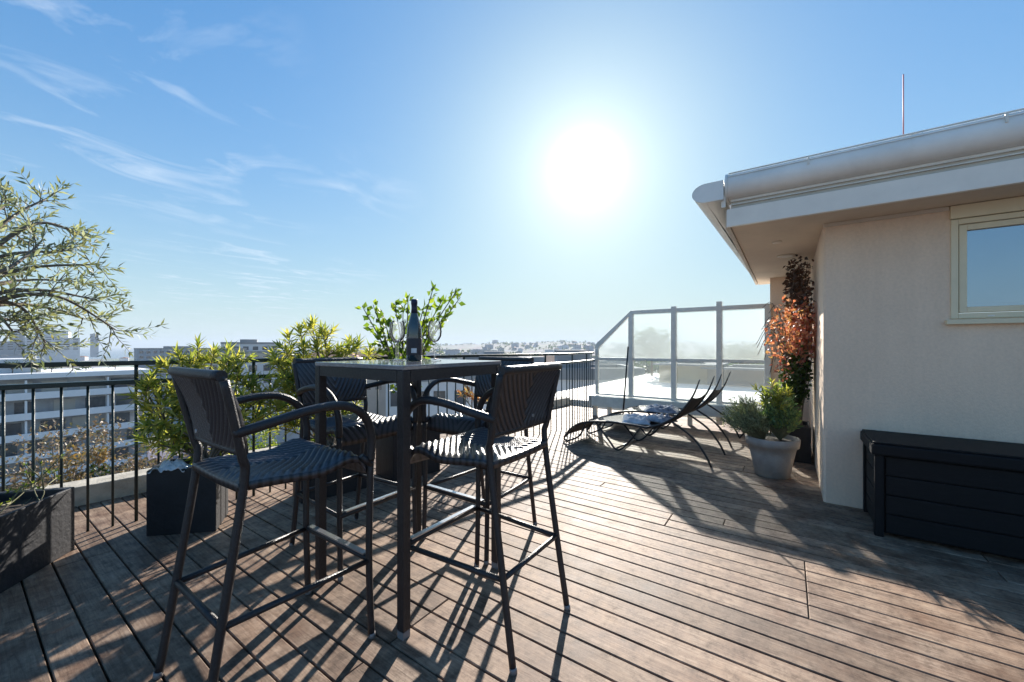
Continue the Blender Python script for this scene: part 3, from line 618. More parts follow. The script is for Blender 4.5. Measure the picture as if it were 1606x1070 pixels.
planter('dark brown planter holding the lemon tree behind the table', [(2.20, 2.78), (2.68, 2.70), (2.74, 3.02), (2.27, 3.12)], .47, M['planter'])
planter('low dark planter holding a coppery succulent by the railing', [(3.0, 2.62), (3.4, 2.53), (3.45, 2.75), (3.05, 2.84)], .34, M['planter'])

# shrubs in the planters
tB = [PP(x, y, d) for x, y, d in ((262, 575, 2.75), (285, 568, 2.7), (310, 562, 2.8), (335, 558, 2.85), (358, 552, 2.9), (236, 600, 2.65), (250, 625, 2.6), (225, 612, 2.6), (375, 585, 2.8), (395, 600, 2.85), (385, 630, 2.8), (410, 625, 2.9), (428, 610, 2.95), (228, 692, 2.55), (355, 600, 2.7), (300, 590, 2.9), (330, 610, 2.85), (405, 655, 2.8), (440, 640, 2.95), (270, 610, 2.8), (372, 660, 2.75), (350, 572, 2.75), (245, 660, 2.6), (280, 650, 2.65), (310, 640, 2.8), (340, 650, 2.85), (300, 680, 2.75), (260, 700, 2.65), (330, 690, 2.8), (365, 700, 2.85), (235, 640, 2.6))]
shrub('evergreen_shrub', (1.0, 3.22, .36), tB, .115, .021, M['yellowgreen'], M['bark'], 'yellow-green shrub of pointed leaves in the planter behind the nearest stool', nleaf=19, low=4)
tC = [PP(x, y, d) for x, y, d in ((452, 530, 3.25), (470, 520, 3.3), (490, 512, 3.35), (510, 525, 3.3), (497, 545, 3.2), (475, 550, 3.15), (455, 560, 3.2), (440, 580, 3.1), (515, 550, 3.3), (430, 560, 3.1), (545, 545, 3.5), (562, 540, 3.55), (580, 552, 3.6), (465, 590, 3.1), (485, 600, 3.15), (450, 615, 3.1), (500, 580, 3.3), (535, 565, 3.4), (470, 630, 3.15), (440, 640, 3.1), (430, 670, 3.1), (460, 665, 3.15), (490, 650, 3.2), (520, 620, 3.3), (540, 600, 3.35), (500, 690, 3.2), (550, 650, 3.4))]
shrub('evergreen_shrub', (1.80, 3.04, .36), tC, .125, .022, M['yellowgreen'], M['bark'], 'tall green shrub rising left of the table behind a second stool', nleaf=20, low=4)
# lemon tree: broad leaves
def leafy(name, base, tips, ln, wd, mleaf, mb_, label, cat, per=26, stem=.012, droop=0, group=None):
    r = empty(name, base, label=label, cat=cat, group=group); b = Vector(base); sb = MB(); lb = MB()
    for tp in tips:
        t = Vector(tp) - b; mid = t * .45 + Vector((rnd(-.05, .05), rnd(-.05, .05), t.z * .08)); mid.x *= .6; mid.y *= .6
        pts = spline([(0, 0, 0), mid, t], 8); sb.tube(pts, [stem * (1 - .75 * i / (len(pts) - 1)) for i in range(len(pts))], 6)
        for k in range(per):
            f_ = .35 + .65 * k / per; i = min(int(f_ * (len(pts) - 1)), len(pts) - 2); q = pts[i].lerp(pts[i + 1], f_ * (len(pts) - 1) - i)
            dd = (rvec() + (pts[i + 1] - pts[i]).normalized() * .7 + Vector((0, 0, .2 - droop))).normalized()
            st_ = q + dd * rnd(.01, .07) * (1.4 - f_)
            lb.leaf(st_, dd, rvec(), ln * rnd(.6, 1.1), wd * rnd(.7, 1.1), .25)
    sb.build('trunk', mb_, r); lb.build('crown', mleaf, r); return r
tD = [PP(x, y, d) for x, y, d in ((568, 480, 3.55), (585, 478, 3.6), (598, 490, 3.65), (618, 475, 3.7), (640, 468, 3.6), (632, 480, 3.75), (680, 450, 3.6), (694, 470, 3.7), (716, 456, 3.65), (722, 466, 3.7), (665, 480, 3.7), (590, 520, 3.6), (610, 510, 3.7), (670, 505, 3.65), (650, 500, 3.8), (700, 490, 3.7), (605, 540, 3.6))]
leafy('lemon_tree', (2.45, 2.92, .43), tD, .085, .048, M['citrus'], M['bark'], 'small lemon tree with broad bright leaves behind the bottle', 'tree', per=34)
tE = [PP(x, y, d) for x, y, d in ((735, 612, 4.2), (748, 600, 4.25), (760, 606, 4.3), (775, 612, 4.3), (790, 622, 4.35), (742, 625, 4.2), (765, 625, 4.3), (722, 618, 4.2))]
shrub('succulent_plant', (3.22, 2.69, .3), tE, .07, .022, M['succulent'], M['twig'], 'coppery branching succulent seen under the table near the railing', 'plant', nleaf=14, low=2)
# weeds in the left planter
tw = [PP(x, y, d) for x, y, d in ((28, 770, 2.2), (40, 762, 2.25), (18, 785, 2.15), (60, 768, 2.3), (75, 740, 2.35))]
shrub('seedling_plant', (.22, 3.33, .31), tw, .03, .011, M['midgreen'], M['twig'], 'small pale green seedlings in the left grey planter', 'plant', nleaf=9, low=2, stem=.003, spread=.1)

# olive tree: limbs come in from outside the left edge
ol = empty('olive_tree', (-.12, 3.08, .33), label='olive tree with silvery leaves reaching in from the left', cat='tree')
b0 = Vector((-.12, 3.08, .33)); tb = MB(); tl = MB(); fork = Vector((-.10, 3.12, 1.22))
tb.tube([q - b0 for q in spline([b0, (-.14, 3.1, .8), fork], 6)], [.035 - .001 * i for i in range(13)], 10)
limbs = [((20, 340, 2.1), (72, 312, 2.25)), ((60, 350, 2.15), (135, 372, 2.35)), ((50, 420, 2.1), (152, 415, 2.35)), ((60, 455, 2.05), (148, 470, 2.3)),
         ((90, 465, 2.1), (182, 518, 2.35)), ((30, 480, 2.0), (75, 545, 2.15)), ((15, 420, 1.9), (60, 385, 2.1)), ((-30, 350, 1.95), (15, 318, 2.1)), ((-20, 480, 1.9), (20, 520, 1.95)),
         ((-60, 430, 1.7), (-20, 400, 1.9)), ((0, 380, 2.3), (40, 350, 2.6)), ((30, 440, 2.4), (110, 440, 2.6)), ((-140, 420, 1.4), (-220, 380, 1.3)), ((10,400,2.0),(95,395,2.2)), ((0,500,2.0),(45,505,2.15)), ((20, 440, 2.1),(5,415,2.2)), ((60,480,2.2),(130,500,2.35))]
def olive_twig(q, d, ln):
    pts = [q]; dd = d.normalized(); n = max(4, int(ln / .028))
    for i in range(n):
        dd = (dd + rvec() * .16 + Vector((0, 0, .03))).normalized(); pts.append(pts[-1] + dd * ln / n)
    tb.tube([p - b0 for p in pts], [.0028 * (1 - .7 * i / n) for i in range(n + 1)], 4, cap=False)
    for i in range(1, n + 1):
        t = (pts[i] - pts[i - 1]).normalized(); sd = t.cross(rvec()).normalized()
        for s in (-1, 1):
            if random.random() < .88: tl.leaf(pts[i] - b0, (t * .9 + sd * s).normalized(), rvec(), rnd(.038, .062), rnd(.010, .014), .15)
    tl.leaf(pts[-1] - b0, dd, rvec(), .045, .011, .1)
for a, b in limbs:
    A_, B_ = Vector(PP(*a)), Vector(PP(*b)); pts = spline([fork, fork.lerp(A_, .5) + Vector((0, 0, .06)), A_, B_], 7)
    tb.tube([p - b0 for p in pts], [.016 * (1 - .85 * i / (len(pts) - 1)) + .001 for i in range(len(pts))], 6)
    for i in range(len(pts) // 2 - 2, len(pts)):
        dr = (pts[min(i + 1, len(pts) - 1)] - pts[i - 1]).normalized()
        for _ in range((i % 2) if i < len(pts) - 4 else 2):
            olive_twig(pts[i], dr * .7 + rvec() * .8 + Vector((0, 0, .1)), rnd(.08, .22))
tb.build('trunk', M['bark'], ol); tl.build('crown', M['olive'], ol)

# crumpled plastic sheet in the square planter
m_ = MB()
def fn(u, v):
    x = (u - .5) * .2; y = (v - .5) * .14; q = Vector((x * 16, y * 16, 1.3)); return (x, y, .012 + .055 * abs(noise.noise(q)) + .05 * math.exp(-((x) ** 2 + y ** 2) / .004) + .015 * noise.noise(q * 3))
m_.grid(26, 20, fn, (0, 0, -.004), smooth=False); o_ = m_.build('plastic_sheet', M['plastic'], loc=(.83, 3.22, .375)); o_.rotation_euler.z = R(-45)
tag(o_, 'crumpled pale plastic sheet lying on the square black planter', 'plastic sheet')

# clay pot with two small bushes
px_, py_ = 4.33, .12
pt = empty('flower_pot', (px_, py_, 0), label='large grey clay flower pot standing by the house corner', cat='flower pot')
MB().lathe([(.125, 0), (.136, .004), (.172, .20), (.188, .275), (.206, .277), (.213, .345), (.206, .352), (.190, .350), (.183, .30), (0, .30)], n=48).build('pot', M['clay'], pt)
MB().lathe([(.184, .318), (.12, .328), (0, .33)], n=24).build('soil', M['soil'], pt)
def bush(name, c, rad, hgt, n, ln, wd, mleaf, label, lean=(0, 0)):
    r = empty(name, c, label=label, cat='shrub'); sb = MB(); lb = MB()
    for k in range(n):
        a = rnd(0, 6.283); rr = math.sqrt(random.random()); e = Vector((math.cos(a) * rr * rad + lean[0], math.sin(a) * rr * rad + lean[1], hgt * (1 - .55 * rr * rr) * rnd(.55, 1.05)))
        sb.tube([(0, 0, 0), e * .5 + Vector((0, 0, -.01)), e], [.003, .002, .001], 3, cap=False)
        d = (e + Vector((0, 0, .06)))
        for j in range(13):
            q = e * rnd(.55, 1.02); dd = (d.normalized() * .9 + rvec() * .8).normalized(); lb.leaf(q + rvec() * .008, dd, rvec(), ln * rnd(.7, 1.2), wd, .1)
    sb.build('stem', M['twig'], r); lb.build('foliage', mleaf, r); return r
bush('rosemary_bush', (px_ - .03, py_ + .06, .32), .20, .40, 330, .035, .008, M['sage'], 'rounded grey-green rosemary bush spilling over the clay pot', lean=(-.02, .16))
bush('leafy_bush', (px_ + .02, py_ - .06, .32), .15, .50, 190, .045, .018, M['bluegreen'], 'upright blue-green leafy bush on the right side of the clay pot', lean=(.02, -.0))
tp_ = [(px_ + rnd(-.10, .12), py_ + rnd(-.12, .10), rnd(.66, .80)) for _ in range(8)]
shrub('fern_plant', (px_ + .07, py_, .36), tp_, .10, .018, M['yellowgreen'], M['twig'], 'bright yellow-green pointed leaves sprouting above the clay pot', 'plant', nleaf=14, low=1, stem=.004)

# climber in the alcove
planter('black planter in the alcove under the climbing plant', [(4.95, -.19), (5.4, -.19), (5.4, .06), (4.95, .06)], .36, M['planter'])
cl = empty('climbing_plant', (5.15, -.08, .33), label='orange and dry brown climbing plant up the house alcove', cat='climbing plant')
cb0 = Vector((5.15, -.08, .33)); sb = MB(); lo = MB(); ld = MB(); lg_ = MB()
for k in range(46):
    x = 5.0 + rnd(-.5, .5); y = -.14 + rnd(-.05, .09)
    zt_ = rnd(1.3, 2.05); pts = spline([(5.15 + rnd(-.15, .15), -.08 + rnd(-.05, .05), .34), ((x + 5.15) / 2, y + rnd(0, .08), .9), (x, y, zt_)], 8)
    sb.tube([p - cb0 for p in pts], [.006 - .00025 * i for i in range(len(pts))], 5)
    for p in pts[5:]:
        z = p.z
        for j in range(14):
            q = p + Vector((rnd(-.11, .11), rnd(-.04, .07), rnd(-.06, .06))) ; 
            if q.y < -.205 or q.z > 2.07: continue
            d = (rvec() + Vector((0, .5, -.4))).normalized()
            T = lg_ if z < 1.08 + rnd(-.1, .1) else (lo if z < 1.55 + rnd(-.12, .12) else ld)
            T.leaf(q - cb0, d, rvec(), rnd(.03, .055), rnd(.022, .036), .2)
for k in range(240):  # hanging orange spray toward the pot
    t = random.random(); q = Vector((4.85 - .15 * math.sin(t * 3) + rnd(-.1, .1), .0 + .12 * math.sin(t * 3.1) + rnd(-.07, .07), 1.62 - t * .75 + rnd(-.04, .04)))
    lo.leaf(q - cb0, rvec(), rvec(), rnd(.03, .05), rnd(.02, .034), .2)
for k in range(16):
    a = Vector((4.95 + rnd(-.1, .1), -.02, 1.5)); e = Vector((4.75 + rnd(-.3, .1), .06 + rnd(-.03, .2), rnd(.85, 1.6))); sb.tube([p - cb0 for p in spline([cb0 + Vector((0, 0, .1)), a.lerp(e, .5), e], 5)], .003, 4)
sb.build('stem', M['bark'], cl); lo.build('orange_leaves', M['autumn'], cl); ld.build('dry_leaves', M['drybrown'], cl); lg_.build('green_leaves', M['darkleaf'], cl)

# ------------------------------------------------------------------ storage box
bx = empty('storage_box', (3.31, -.44, 0), label='long black resin storage box against the house wall', cat='storage box')
MB().box(.03, .44, -1.62, -.03, .02, .50).build('body', M['box'], bx, bevel=.006)
for k in range(4):
    MB().box(.012, .028, -1.60, -.055, .03 + k * .118, .03 + k * .118 + .112).build('front_panel', M['box'], bx, bevel=.004)
    MB().box(.06, .42, -.028, -.014, .03 + k * .118, .03 + k * .118 + .112).build('side_panel', M['box'], bx, bevel=.004)
for (a, b) in ((0, 0), (.43, 0), (0, -1.61)):
    MB().box(a, a + .045, b - .045, b - .002, 0, .505).build('corner_post', M['box'], bx, bevel=.005)
MB().box(-.02, .46, -1.67, .015, .508, .575).build('lid', M['box'], bx, bevel=.010)
MB().box(-.010, .45, -1.66, .006, .576, .586).build('lid_panel', M['box'], bx, bevel=.004)

# ------------------------------------------------------------------ loungers (local: foot end at origin, head toward -Y)
def make_lounger(label):
    r = empty('sun_lounger', label=label, cat='sun lounger', group='black sling sun loungers on the deck')
    W_ = .29
    prof = spline([(0, -.02, .055), (0, -.08, .15), (0, -.25, .255), (0, -.55, .305), (0, -.82, .31), (0, -1.05, .30)], 5)
    backp = spline([(0, -1.03, .30), (0, -1.18, .35), (0, -1.36, .47), (0, -1.50, .66), (0, -1.575, .85)], 5)
    for s in (-1, 1):
        MB().tube([(s * W_, p.y, p.z) for p in prof] , .013, 8).build('side_rail', M['frame_black'], r)
        MB().tube([(s * W_, p.y, p.z) for p in backp], [.013] * 14 + [.011, .010, .009, .008, .007, .006, .005], 8).build('back_rail', M['frame_black'], r)
        MB().tube([(s * (W_ + .0), p[1], p[2]) for p in spline([(0, -.02, .085), (0, .0, .04), (0, -.02, .012), (0, -.08, .02), (0, -.22, .10), (0, -.30, .265)], 5)], .011, 8).build('foot_loop', M['frame_black'], r)
        MB().tube([(s * W_, p[1], p[2]) for p in spline([(0, -.42, .30), (0, -.60, .10), (0, -.68, .014), (0, -.76, .03), (0, -.86, .14), (0, -.98, .30)], 5)], .011, 8).build('leg', M['frame_black'], r)
        MB().tube([(s * W_, p[1], p[2]) for p in spline([(0, -1.30, .40), (0, -1.50, .27), (0, -1.62, .12), (0, -1.68, .0)], 5)], .011, 8).build('leg', M['frame_black'], r)
    for yy, z in ((-.68, .014), (-1.12, .30), (-.03, .09)):
        MB().tube([(-W_, yy, z), (W_, yy, z)], .010, 8).build('cross_bar', M['frame_black'], r)
    def sling(pr_, sag):
        def fn(u, v):
            t = v * (len(pr_) - 1); i = min(int(t), len(pr_) - 2); p = pr_[i].lerp(pr_[i + 1], t - i); return ((u * 2 - 1) * (W_ - .004), p.y, p.z + .004 - sag * math.cos((u - .5) * math.pi))
        return fn
    MB().grid(9, 26, sling(prof[3:], .018), (0, 0, -.003)).build('seat_sling', M['sling'], r)
    MB().grid(9, 22, sling(backp[:-5], .03), (0, .004, 0)).build('back_sling', M['sling'], r)
    return r
l1 = make_lounger('nearest black sun lounger, closest to the bar table'); l1.location = (4.70, 2.26, 0); l1.rotation_euler.z = R(-5)
l2 = copy_tree(l1); l2.location = (5.62, 2.20, 0); l2.rotation_euler.z = R(-3); l2['label'] = 'second black sun lounger, nearer the glass screen'
fs_ = empty('folding_stool', (5.88, .28, 0), label='low folding stool with blue-grey sling beyond the loungers\' raised heads', cat='folding stool')
for s in (-1, 1):
    MB().tube([(s * .2, -.22, .62), (s * .2, .22, .03)], .011, 6).tube([(s * .19, .22, .44), (s * .19, -.22, .0)], .011, 6).build('leg', M['frame_black'], fs_)
MB().grid(8, 12, lambda u, v: ((u - .5) * .38, -.22 + v * .44, .62 - .18 * v - .04 * math.sin(v * math.pi)), (0, 0, -.004)).build('sling', M['towel'], fs_)
for yy, zz_ in ((-.22, .62), (.22, .44)): MB().tube([(-.2, yy, zz_), (.2, yy, zz_)], .011, 6).build('cross_bar', M['frame_black'], fs_)
def towel(x, y, z, a, sx_, sy_, mt, lb, seed):
    m_ = MB()
    def fn(u, v):
        X_ = (u - .5) * sx_; Y_ = (v - .5) * sy_; q = Vector((X_ * 9 + seed, Y_ * 9, seed)); e = min(1, min(u, 1 - u) * 6, min(v, 1 - v) * 6)
        return (X_ * (1 + .1 * noise.noise(q)), Y_ * (1 + .1 * noise.noise(q * 1.3)), (.035 + .05 * abs(noise.noise(q * 1.4)) + .02 * noise.noise(q * 3)) * e)
    m_.grid(30, 30, fn, (0, 0, -.01)); o_ = m_.build('towel', mt, loc=(x, y, z)); o_.rotation_euler.z = a; tag(o_, lb, 'towel')
towel(4.60, 1.45, .315, .3, .40, .30, M['towel'], 'crumpled blue-grey towel on the nearest lounger\'s seat', 3)
towel(4.72, 1.22, .33, 1.1, .30, .24, M['towel_dark'], 'dark patterned towel bunched at the nearest lounger\'s hinge', 8)
towel(5.52, 1.40, .32, .2, .42, .42, M['towel_dark'], 'dark patterned towel on the second lounger near the screen', 14)

# ------------------------------------------------------------------ the neighbouring roofs
nr = MB(); nr.box(7.27, 16, -6, 4.45, -6, .10); tag(nr.build('neighbour_building', M['farroof']), 'white coated flat roof just beyond the glass screen', 'building')
def block(name, px, d, wdt, dep, ztop, zbot, mt, label, cat='building', group=None, rot=None, windows=None, parapet=True, roofm=None, storeys=0, gy=None):
    X, Y = bg(px, d); r = empty(name, (X, Y, zbot), rz=rot if rot is not None else 0, label=label, cat=cat, group=group)
    h = ztop - zbot
    MB().box(-wdt / 2, wdt / 2, -dep / 2, dep / 2, 0, h).build('wall', mt, r)
    if roofm == 'tile':
        e = .3; m_ = MB(); m_.add([(-wdt / 2 - e, -dep / 2 - e, h + .01), (wdt / 2 + e, -dep / 2 - e, h + .01), (wdt / 2 + e, dep / 2 + e, h + .01), (-wdt / 2 - e, dep / 2 + e, h + .01), (-wdt / 4, 0, h + min(wdt, dep) * .2), (wdt / 4, 0, h + min(wdt, dep) * .2)], [(0, 1, 5, 4), (1, 2, 5), (2, 3, 4, 5), (3, 0, 4), (3, 2, 1, 0)]); m_.build('roof', M['tile'], r)
    else:
        m_ = MB(); t = .35
        m_.box(-wdt / 2 - .15, wdt / 2 + .15, -dep / 2 - .15, -dep / 2 + t, h + .01, h + .8); m_.box(-wdt / 2 - .15, wdt / 2 + .15, dep / 2 - t, dep / 2 + .15, h + .01, h + .8)
        m_.box(-wdt / 2 - .15, -wdt / 2 + t, -dep / 2 + t + .01, dep / 2 - t - .01, h + .01, h + .8); m_.box(wdt / 2 - t, wdt / 2 + .15, -dep / 2 + t + .01, dep / 2 - t - .01, h + .01, h + .8)
        m_.box(-wdt * .2, wdt * .1, -dep * .2, dep * .2, h + .01, h + 2.0)
        m_.build('roof', M['cityroof'], r)
    if windows:
        nx, nz, wz = windows; hx = wdt / nx
        for iz in range(nz):
            for ix in range(nx):
                z = h - 1.0 - iz * 3.05 - wz; x = -wdt / 2 + hx * (ix + .5)
                MB().box(x - hx * .28, x + hx * .28, -dep / 2 - .04, -dep / 2 + .1, z, z + wz).build('window', M['window'], r)
    return r
# roof huts seen through the glass
block('roof_hut', 1085, 12.0, 1.6, 1.5, .62, .10, M['cityb'], 'beige hut on the next roof, seen through the glass', rot=0, cat='roof hut').scale = (1, 1, 1)
block('roof_hut', 1175, 11.0, 1.4, 1.9, .55, .10, M['citybr'], 'brown hut on the next roof, seen through the right-hand glass', rot=0, cat='roof hut')
for o in list(bpy.data.objects):
    if o.name.startswith('roof') and o.parent and o.parent.name.startswith('roof_hut'):
        o.data = o.data.copy(); 
        for v in o.data.vertices: v.co.z = (.52 if o.parent.name == 'roof_hut' else .45) + (v.co.z - (.53 if o.parent.name == 'roof_hut' else .46)) * .06

# foliage crowns for trees further off
def tree(name, X, Y, z0, h, rad, mleaf, label, n=900, ln=.25, cat='tree', group=None, flat=1.0, trunkfrac=.35):
    r = empty(name, (X, Y, z0), label=label, cat=cat, group=group); tb_ = MB(); lb = MB()
    th = h * trunkfrac; tb_.tube([(0, 0, 0), (rad * .05, 0, th), (0, rad * .03, h * .75)], [rad * .07, rad * .05, rad * .015], 7)
    cl_ = []
    for k in range(11):
        a = rnd(0, 6.28); rr = rad * rnd(.25, .72); z = th + (h - th) * rnd(.2, .85); c = Vector((rr * math.cos(a), rr * math.sin(a), z)); cl_.append((c, rad * rnd(.3, .5)))
        tb_.tube([(0, 0, th * rnd(.8, 1.2)), c * .5 + Vector((0, 0, th * .4)), c], [rad * .03, rad * .02, rad * .006], 5)
    for k in range(n):
        c, q = random.choice(cl_); p = c + rvec() * q * (random.random() ** .4); lb.leaf(p, rvec(), rvec(), ln * rnd(.6, 1.3), ln * .5 * rnd(.6, 1.3), .2)
    tb_.build('trunk', M['bark'], r); lb.build('crown', mleaf, r); return r
X, Y = bg(1022, 14.5); tree('roof_tree', X, Y, .10, 1.75, .75, M['darkleaf'], 'dark tree on the next roof, blurred by the frosted glass', 700, .16)
X, Y = bg(1168, 13.5); tree('roof_bush', X, Y, .10, 1.15, .8, M['darkleaf'], 'low dark green bush blurred behind the right-hand glass', 500, .14, cat='bush')

# lower roof garden with shrubs
tag(MB().box(-9, 9, 6.0, 15, -8, -3.6).build('lower_building', M['concrete']), 'lower building with a planted roof terrace below the railing', 'building')
for i, (px, d, top, rad, mt, lb, nm) in enumerate(((30, 7.0, 705, .8, 'pinktree', 'straw-coloured bush low at the far left, behind the railing', 'garden_bush'), (95, 7.6, 655, .95, 'pinktree', 'tall pinkish bush beyond the railing bars at the left', 'garden_bush'),
    (135, 7.2, 690, .55, 'orangetree', 'orange bush between the railing bars left of the black planter', 'garden_bush'), (170, 7.8, 706, .6, 'darkleaf', 'round dark green bush beyond the parapet', 'garden_bush'),
    (215, 8.0, 690, .7, 'pinktree', 'pale pinkish bush beyond the parapet behind the black planter', 'garden_bush'), (300, 8.2, 650, .9, 'pinktree', 'greyish bare bush behind the yellow-green shrub', 'garden_bush'),
    (390, 8.6, 645, .9, 'midgreen', 'green bush below the railing behind the nearest stool', 'garden_bush'), (540, 9.0, 640, .9, 'orangetree', 'orange and green bush beyond the railing behind the table', 'garden_bush'), (60, 6.6, 715, .5, 'orangetree', 'small orange-brown bush low beside the straw-coloured one', 'garden_bush'))):
    X, Y = bg(px, d); zt_ = 1.18 - (top - 543) / F * d
    tree(nm, X, Y, -3.6, zt_ + 3.6, rad, M[mt], lb, 1500, .085, cat='bush', group='garden bushes below the railing')

# ------------------------------------------------------------------ big apartment block with balcony bands
ab = empty('apartment_block', (-20, 98, -24), label='long white apartment block with balcony bands beyond the railing', cat='building')
def A(m_, n, mt, p=ab): m_.v = [(x + 20, y - 98, z + 24) for x, y, z in m_.v]; return m_.build(n, mt, p)
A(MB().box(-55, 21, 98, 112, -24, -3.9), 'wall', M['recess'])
A(MB().box(-55.5, 21.8, 96.3, 112.5, -3.88, -3.1), 'roof', M['balcony'])
A(MB().box(-30, 9, 101, 110, -3.08, -.9), 'penthouse', M['cityw'])
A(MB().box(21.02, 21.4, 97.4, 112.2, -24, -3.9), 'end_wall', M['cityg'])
rr = random.Random(3)
for k in range(6):
    z = -6.9 - 3.15 * k
    b_ = A(MB().box(-55.5, 21.8 - k * .2, 96.3, 97.98, z - .2, z + .06).box(-55.5, 21.8 - k * .2, 96.3, 96.45, z + .061, z + .85), 'balcony', M['balcony'])
    x = -12 + rr.uniform(0, 1)
    while x < 20:
        wdt = rr.uniform(1.6, 3.4)
        A(MB().box(x, x + wdt, 97.9, 98.05, z + .1, z + 2.45), 'window', M['window'] if rr.random() < .6 else M['cityc']); x += wdt + rr.uniform(.7, 2.2)
    for x in (-12, -2.5, 7, 16): A(MB().box(x, x + .22, 96.6, 97.9, z + .06, z + 2.75), 'pillar', M['balcony'], b_)
for k, x in enumerate((6, 8.5, 10, 12.5, 14, 17.5)):
    tree('roof_bush', x, 97.9 + rr.uniform(1.5, 4), -3.08, rr.uniform(1.0, 1.9), 1.1, M['darkleaf'], 'dark bush in the row on the white block\'s roof terrace', 160, .3, cat='bush', group='bushes on the apartment roof')
# other city buildings: label, bearing, distance, width, depth, top y, material, roof, windows
G0 = -24
def top(y, d): return 1.18 - (y - 543) / F * d
city = [('tall hazy white apartment tower left of the sea', 84, 520, 46, 40, 530, 'cityw', None, (6, 5, 1.5)), ('stepped rooftop block on the hazy white tower', 84, 545, 30, 26, 519, 'cityw', None, (3, 1, 1.5)),
    ('slim hazy tower standing at the edge of the sea', 148, 900, 13, 13, 524, 'cityg', None, (2, 6, 1.5)), ('slim hazy tower at the far left', 27, 640, 15, 15, 519, 'cityg', None, (2, 6, 1.5)),
    ('low hazy grey block at the far left', 10, 500, 60, 30, 537, 'cityg', None, (8, 3, 1.5)), ('long low grey block between sea and shrub', 285, 260, 44, 14, 546, 'cityg', None, (14, 3, 1.4)),
    ('white block with rooftop rooms left of the tall shrub', 395, 170, 20, 14, 537, 'cityw', None, (6, 4, 1.5)), ('lower wing of the white block left of the tall shrub', 372, 150, 26, 10, 551, 'cityc', None, (8, 3, 1.5)),
    ('pinkish house with tiled roof behind the table corner', 522, 90, 11, 9, 551, 'cityc', 'tile', (4, 3, 1.4)), ('white block with dark windows low behind the table', 705, 46, 13, 9, 582, 'cityw', None, (6, 4, 1.5)),
    ('bluish white block seen through the far railing bars', 905, 30, 8, 6, 574, 'cityw', None, (3, 3, 1.4)), ('long pale building left of the bottle', 600, 120, 24, 12, 556, 'cityc', 'tile', (8, 3, 1.4)),
    ('pale block right of the bottle beyond the railing', 780, 110, 18, 12, 558, 'cityw', None, (7, 4, 1.4)), ('low cream block with a tiled roof behind the far railing', 865, 95, 12, 9, 560, 'cityc', 'tile', (5, 3, 1.4)),
    ('wide pale block behind the right bars of the railing', 840, 60, 13, 8, 572, 'cityg', None, (6, 4, 1.5)), ('white apartment block behind the tall shrub', 455, 110, 22, 12, 560, 'cityw', None, (7, 4, 1.5))]
for i, (lb, px, d, wd, dp_, ty, mt, rf, wn) in enumerate(city):
    block('city_building', px, d, wd, dp_, top(ty, d) - (.8 if rf is None else 1.5), G0, M[mt], lb, group='city buildings beyond the deck', rot=math.atan2(-(bg(px, d)[0]), bg(px, d)[1]) + rnd(-.25, .25), windows=wn, roofm=rf)
# town: many small houses
def terr(px, d):
    b = G0 + 1.0 * noise.noise(Vector((px * .01, d * .002, 0)))
    if px > 470:
        k = min(1, max(0, (px - 470) / 260)); t = min(1, max(0, (d - 500) / 1700)); t = t * t * (3 - 2 * t)
        b += k * t * (38 + 16 * noise.noise(Vector((px * .011, 2.3, d * .0007))) + 7 * noise.noise(Vector((px * .04, 7.3, d * .002))))
    return b
protos = []
for i, (wd, dp_, h, mt, rf) in enumerate(((14, 11, 9, 'cityc', 'tile'), (18, 12, 12, 'cityw', None), (12, 10, 7, 'cityw', 'tile'), (24, 12, 14, 'cityg', None), (16, 12, 10, 'cityc', None))):
    protos.append((block('town_house', -3000, 100, wd, dp_, h, 0, M[mt], 'x', roofm=rf, windows=(4, 2, 1.6)), h, rf))
rr = random.Random(11); used = set()
names = {'tile': 'small hazy house with tiled roof in the far town', None: 'small hazy flat-roofed block in the far town'}
for i in range(295):
    px = rr.uniform(-60, 1010) if i % 4 == 0 else rr.uniform(470, 1010); d = 150 * math.exp(rr.uniform(0, 2.5)) if px > 470 else 140 * math.exp(rr.uniform(0, 2.1))
    if px < 260 and d < 330: continue
    j = rr.randrange(5); pr_, h, rf = protos[j]; c = pr_ if j not in used else copy_tree(pr_); used.add(j)
    X, Y = bg(px, d); zb = terr(px, d) - .5
    rise = 0
    if zb + h > 1.18 - 6 / F * d and px < 760: zb = 1.18 - 6 / F * d - h
    c.location = (X, Y, zb); c.rotation_euler = (0, 0, rr.uniform(0, 3.1)); c['group'] = 'far town ' + ('tiled houses' if rf else 'flat-roofed blocks'); c['label'] = names[rf]; c['category'] = 'building'
# woodland on the hill
m_ = MB()
for i in range(3000):
    px = random.uniform(560, 1250); d = 220 * math.exp(random.random() * 2.5); X, Y = bg(px, d); z = terr(px, d); s_ = rnd(3, 6.5)
    if noise.noise(Vector((X * .004, Y * .004, 5))) < -.12: continue
    for q in range(9):
        p = Vector((X + rnd(-s_, s_) * .6, Y + rnd(-s_, s_) * .6, z + rnd(.2, 1.35) * s_)); m_.leaf(p, rvec(), rvec(), s_ * .95, s_ * .8, .3)
tag(m_.build('woodland', M['darkleaf']), 'hazy trees covering the far hill', 'trees', kind='stuff')
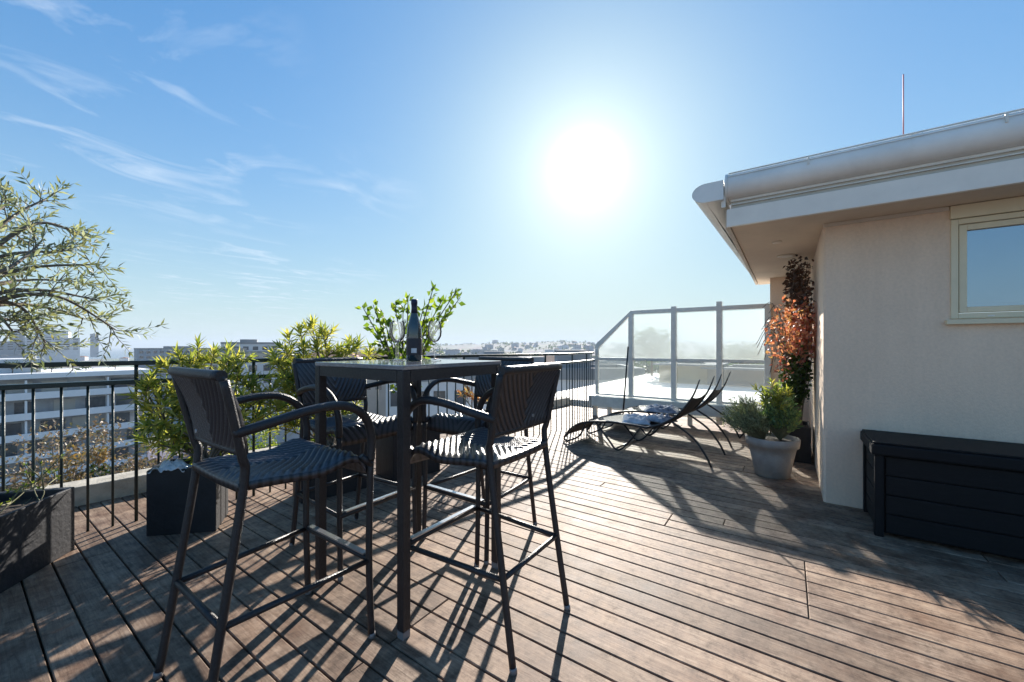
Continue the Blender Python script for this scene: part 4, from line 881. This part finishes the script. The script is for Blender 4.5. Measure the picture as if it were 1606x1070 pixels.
# ground and sea
mg, nt, out = new_mat('city_ground')
p = N(nt, 'ShaderNodeBsdfPrincipled'); p.inputs['Roughness'].default_value = 1; tcg = N(nt, 'ShaderNodeTexCoord')
v1 = N(nt, 'ShaderNodeTexVoronoi'); v1.inputs['Scale'].default_value = .035; L(nt, tcg.outputs['Object'], v1.inputs['Vector'])
n1 = N(nt, 'ShaderNodeTexNoise'); n1.inputs['Scale'].default_value = .01; n1.inputs['Detail'].default_value = 6; L(nt, tcg.outputs['Object'], n1.inputs['Vector'])
r1 = N(nt, 'ShaderNodeValToRGB'); e = r1.color_ramp.elements; e[0].position = .42; e[0].color = (.05, .07, .03, 1); e[1].position = .6; e[1].color = (.11, .11, .095, 1); L(nt, n1.outputs['Fac'], r1.inputs['Fac'])
mx = N(nt, 'ShaderNodeMix', data_type='RGBA'); mx.inputs['Factor'].default_value = .25; L(nt, r1.outputs[0], mx.inputs['A']); L(nt, v1.outputs['Color'], mx.inputs['B'])
hs_ = N(nt, 'ShaderNodeHueSaturation'); hs_.inputs['Saturation'].default_value = .5; hs_.inputs['Value'].default_value = .8; L(nt, mx.outputs['Result'], hs_.inputs['Color']); L(nt, hs_.outputs[0], p.inputs['Base Color']); L(nt, p.outputs[0], out.inputs['Surface'])
rads = [0] + [20 * 1.13 ** k for k in range(54)]; nph = 300; vs = []; fs = []
rads = [r_ for r_ in rads if r_ < 11500]
for r_ in rads:
    for j in range(nph):
        a = 2 * math.pi * j / nph; dxx, dyy = math.cos(a), math.sin(a); dd = SU * dxx + CU * dyy; xx = CU * dxx - SU * dyy
        px = 803 + F * xx / dd if dd > .2 else (5000 if xx > 0 else -5000)
        z = terr(min(px, 1500), r_ * max(dd, .2)) if dd > .2 and px > 470 else (G0 if not (dd > .2 and px > 470) else G0)
        if r_ > 1250 and (px <= 470): z = -48 - (r_ - 1250) * .02
        vs.append((dxx * r_, dyy * r_, z))
for i in range(len(rads) - 1):
    for j in range(nph): fs.append((i * nph + j, i * nph + (j + 1) % nph, (i + 1) * nph + (j + 1) % nph, (i + 1) * nph + j))
m_ = MB(); m_.add(vs, fs, True); tag(m_.build('ground', mg), kind='structure')
msea = mat('sea_water', (.02, .07, .13), .25, .1, .01, .3, .05)
m_ = MB(); m_.lathe([(0, 0), (11800, 0)], 0, 0, -42, 96); 
m_ = MB(); n_ = 96; m_.add([(11800 * math.cos(2 * math.pi * k / n_), 11800 * math.sin(2 * math.pi * k / n_), -42) for k in range(n_)], [tuple(range(n_))]); tag(m_.build('sea', msea), kind='structure')

# haze
HAZE = .00024
mh, nt, out = new_mat('sea_haze'); pv = N(nt, 'ShaderNodeVolumePrincipled'); pv.inputs['Density'].default_value = HAZE; pv.inputs['Color'].default_value = (.62, .72, .84, 1); pv.inputs['Anisotropy'].default_value = .1
L(nt, pv.outputs[0], out.inputs['Volume'])
hz = MB().box(-11900, 11900, -11900, 11900, -300, 75).build('haze', mh); tag(hz, 'pale sea haze over the far town', 'haze', kind='stuff')
